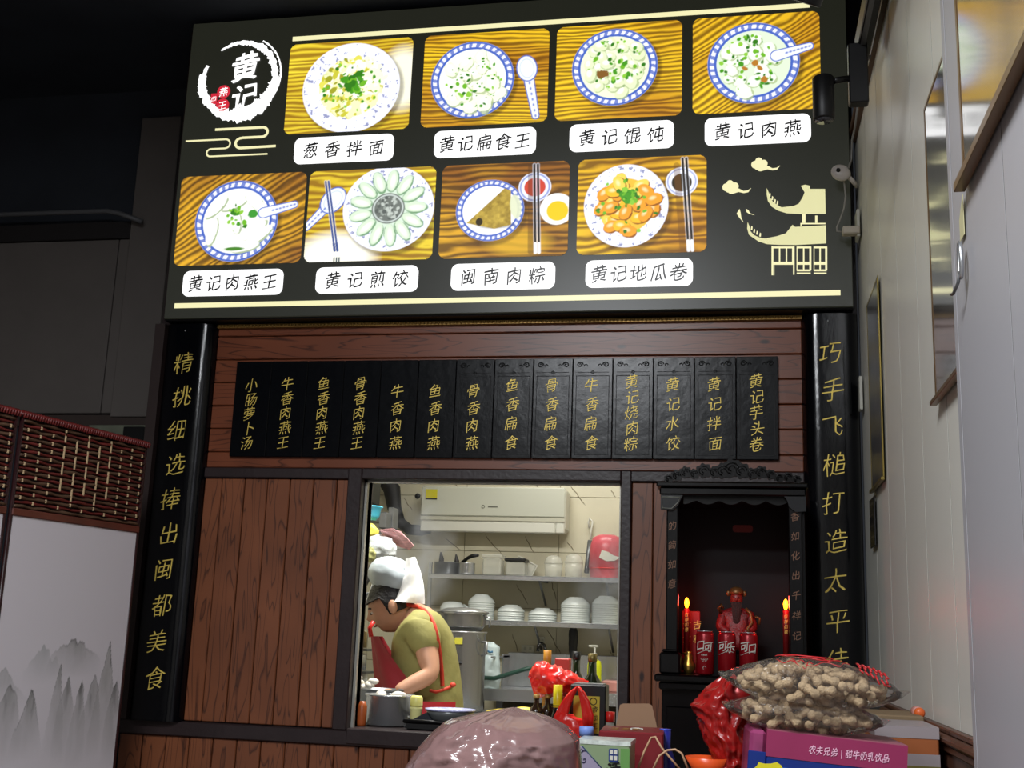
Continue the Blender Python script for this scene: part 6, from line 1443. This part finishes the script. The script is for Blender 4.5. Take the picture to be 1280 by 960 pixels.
# boxes by the wall
a, b_ = at(1095, 905, Y=2.62), at(1163, 908, Y=2.58)
t = thing('carton', 'taped grey and orange carton against the panelled wall right of the drinks case', 'box', (.32, 2.65, TZ)); x0_, x1_ = .262, .385; zt = a.z
MB().box((x0_, 2.58, TZ), (x1_, 2.80, zt), bev=.003).build('box', mat('carton_orange', (150, 84, 44), .5), t, world=True)
MB().box((x0_-.001, 2.579, zt-.022), (x1_+.001, 2.801, zt+.001)).build('tape', mat('grey_tape', (150, 140, 142), .35), t, world=True)
MB().box((x0_-.001, 2.579, zt-.075), (x1_+.001, 2.60, zt-.052)).build('lower_tape', MATS['grey_tape'], t, world=True)
MB().box((x0_-.001, 2.579, zt-.125), (x1_+.001, 2.60, zt-.075)).build('green_band', mat('olive_band', (110, 100, 50), .5), t, world=True)
zt2 = at(1110, 893, Y=2.84).z
tobj(MB().box((.24, 2.82, TZ), (.392, 3.05, zt2), bev=.003), 'carton', 'brown carton behind the taped carton by the wall', 'box', mat('dull_kraft', (120, 100, 74), .7))
t = thing('side_stand', 'low stand by the wall under the brown carton', 'stand', (.31, 2.95, 0))
MB().box((.235, 2.855, .72), (.395, 3.08, .75)).box((.25, 2.87, 0), (.28, 2.9, .72)).box((.36, 3.03, 0), (.39, 3.06, .72)).build('stand', M_dark, t, world=True)
p = at(1146, 898, X=XW-.03); t = thing('glue_tube', 'pinkish tube with an orange cap lying on the wooden dado rail', 'tube', (XW-.02, p.y, 1.052), rz=0)
tM = Matrix.Translation((-.004, .02, .008)) @ Matrix.Rotation(PI/2, 4, 'X')
MB().lathe([(.004, -.05), (.012, -.04), (.013, .0), (.010, .012), (.0, .012)], n=16, M=tM).build('body', mat('pink_tube', (214, 150, 140), .4), t)
MB().lathe([(.0, .012), (.011, .012), (.012, .028), (.008, .034), (0, .034)], n=16, M=tM).build('cap', mat('orange_cap', (214, 96, 40), .4), t)

# steam rising over the pots
m_st = bpy.data.materials.new('steam'); m_st.use_nodes = True; nt = m_st.node_tree; nt.nodes.clear()
out = nt.nodes.new('ShaderNodeOutputMaterial'); vol = nt.nodes.new('ShaderNodeVolumePrincipled'); nt.links.new(vol.outputs[0], out.inputs['Volume'])
vol.inputs['Color'].default_value = (.92, .95, 1, 1); vol.inputs['Anisotropy'].default_value = .2
tc = nt.nodes.new('ShaderNodeTexCoord'); n_ = nt.nodes.new('ShaderNodeTexNoise'); n_.inputs['Scale'].default_value = 5; n_.inputs['Detail'].default_value = 3; n_.inputs['Distortion'].default_value = 1
r_ = nt.nodes.new('ShaderNodeMapRange'); r_.inputs[1].default_value = .45; r_.inputs[2].default_value = .75; r_.inputs[3].default_value = 0; r_.inputs[4].default_value = 11.0
gr = nt.nodes.new('ShaderNodeTexGradient'); gr.gradient_type = 'SPHERICAL'; mp_ = nt.nodes.new('ShaderNodeMapping'); mp_.inputs['Scale'].default_value = (4.2, 4.2, 2.6)
ml = nt.nodes.new('ShaderNodeMath'); ml.operation = 'MULTIPLY'
nt.links.new(tc.outputs['Object'], n_.inputs[0]); nt.links.new(n_.outputs[0], r_.inputs[0]); nt.links.new(tc.outputs['Object'], mp_.inputs[0]); nt.links.new(mp_.outputs[0], gr.inputs[0])
nt.links.new(r_.outputs[0], ml.inputs[0]); nt.links.new(gr.outputs['Fac'], ml.inputs[1]); nt.links.new(ml.outputs[0], vol.inputs['Density'])
for (px, py, Y, lab) in ((520, 705, 5.55, 'thin white steam drifting behind the cap of the cook'), (762, 728, 6.7, 'thin white steam at the right end of the upper shelf')):
    me = MB().ball((0, 0, 0), (.24, .24, .38), 16, 10).mesh('steam', fix=True); o = link('steam', me, m_st, None, at(px, py, Y=Y)); props(o, lab, 'steam', None, 'stuff')
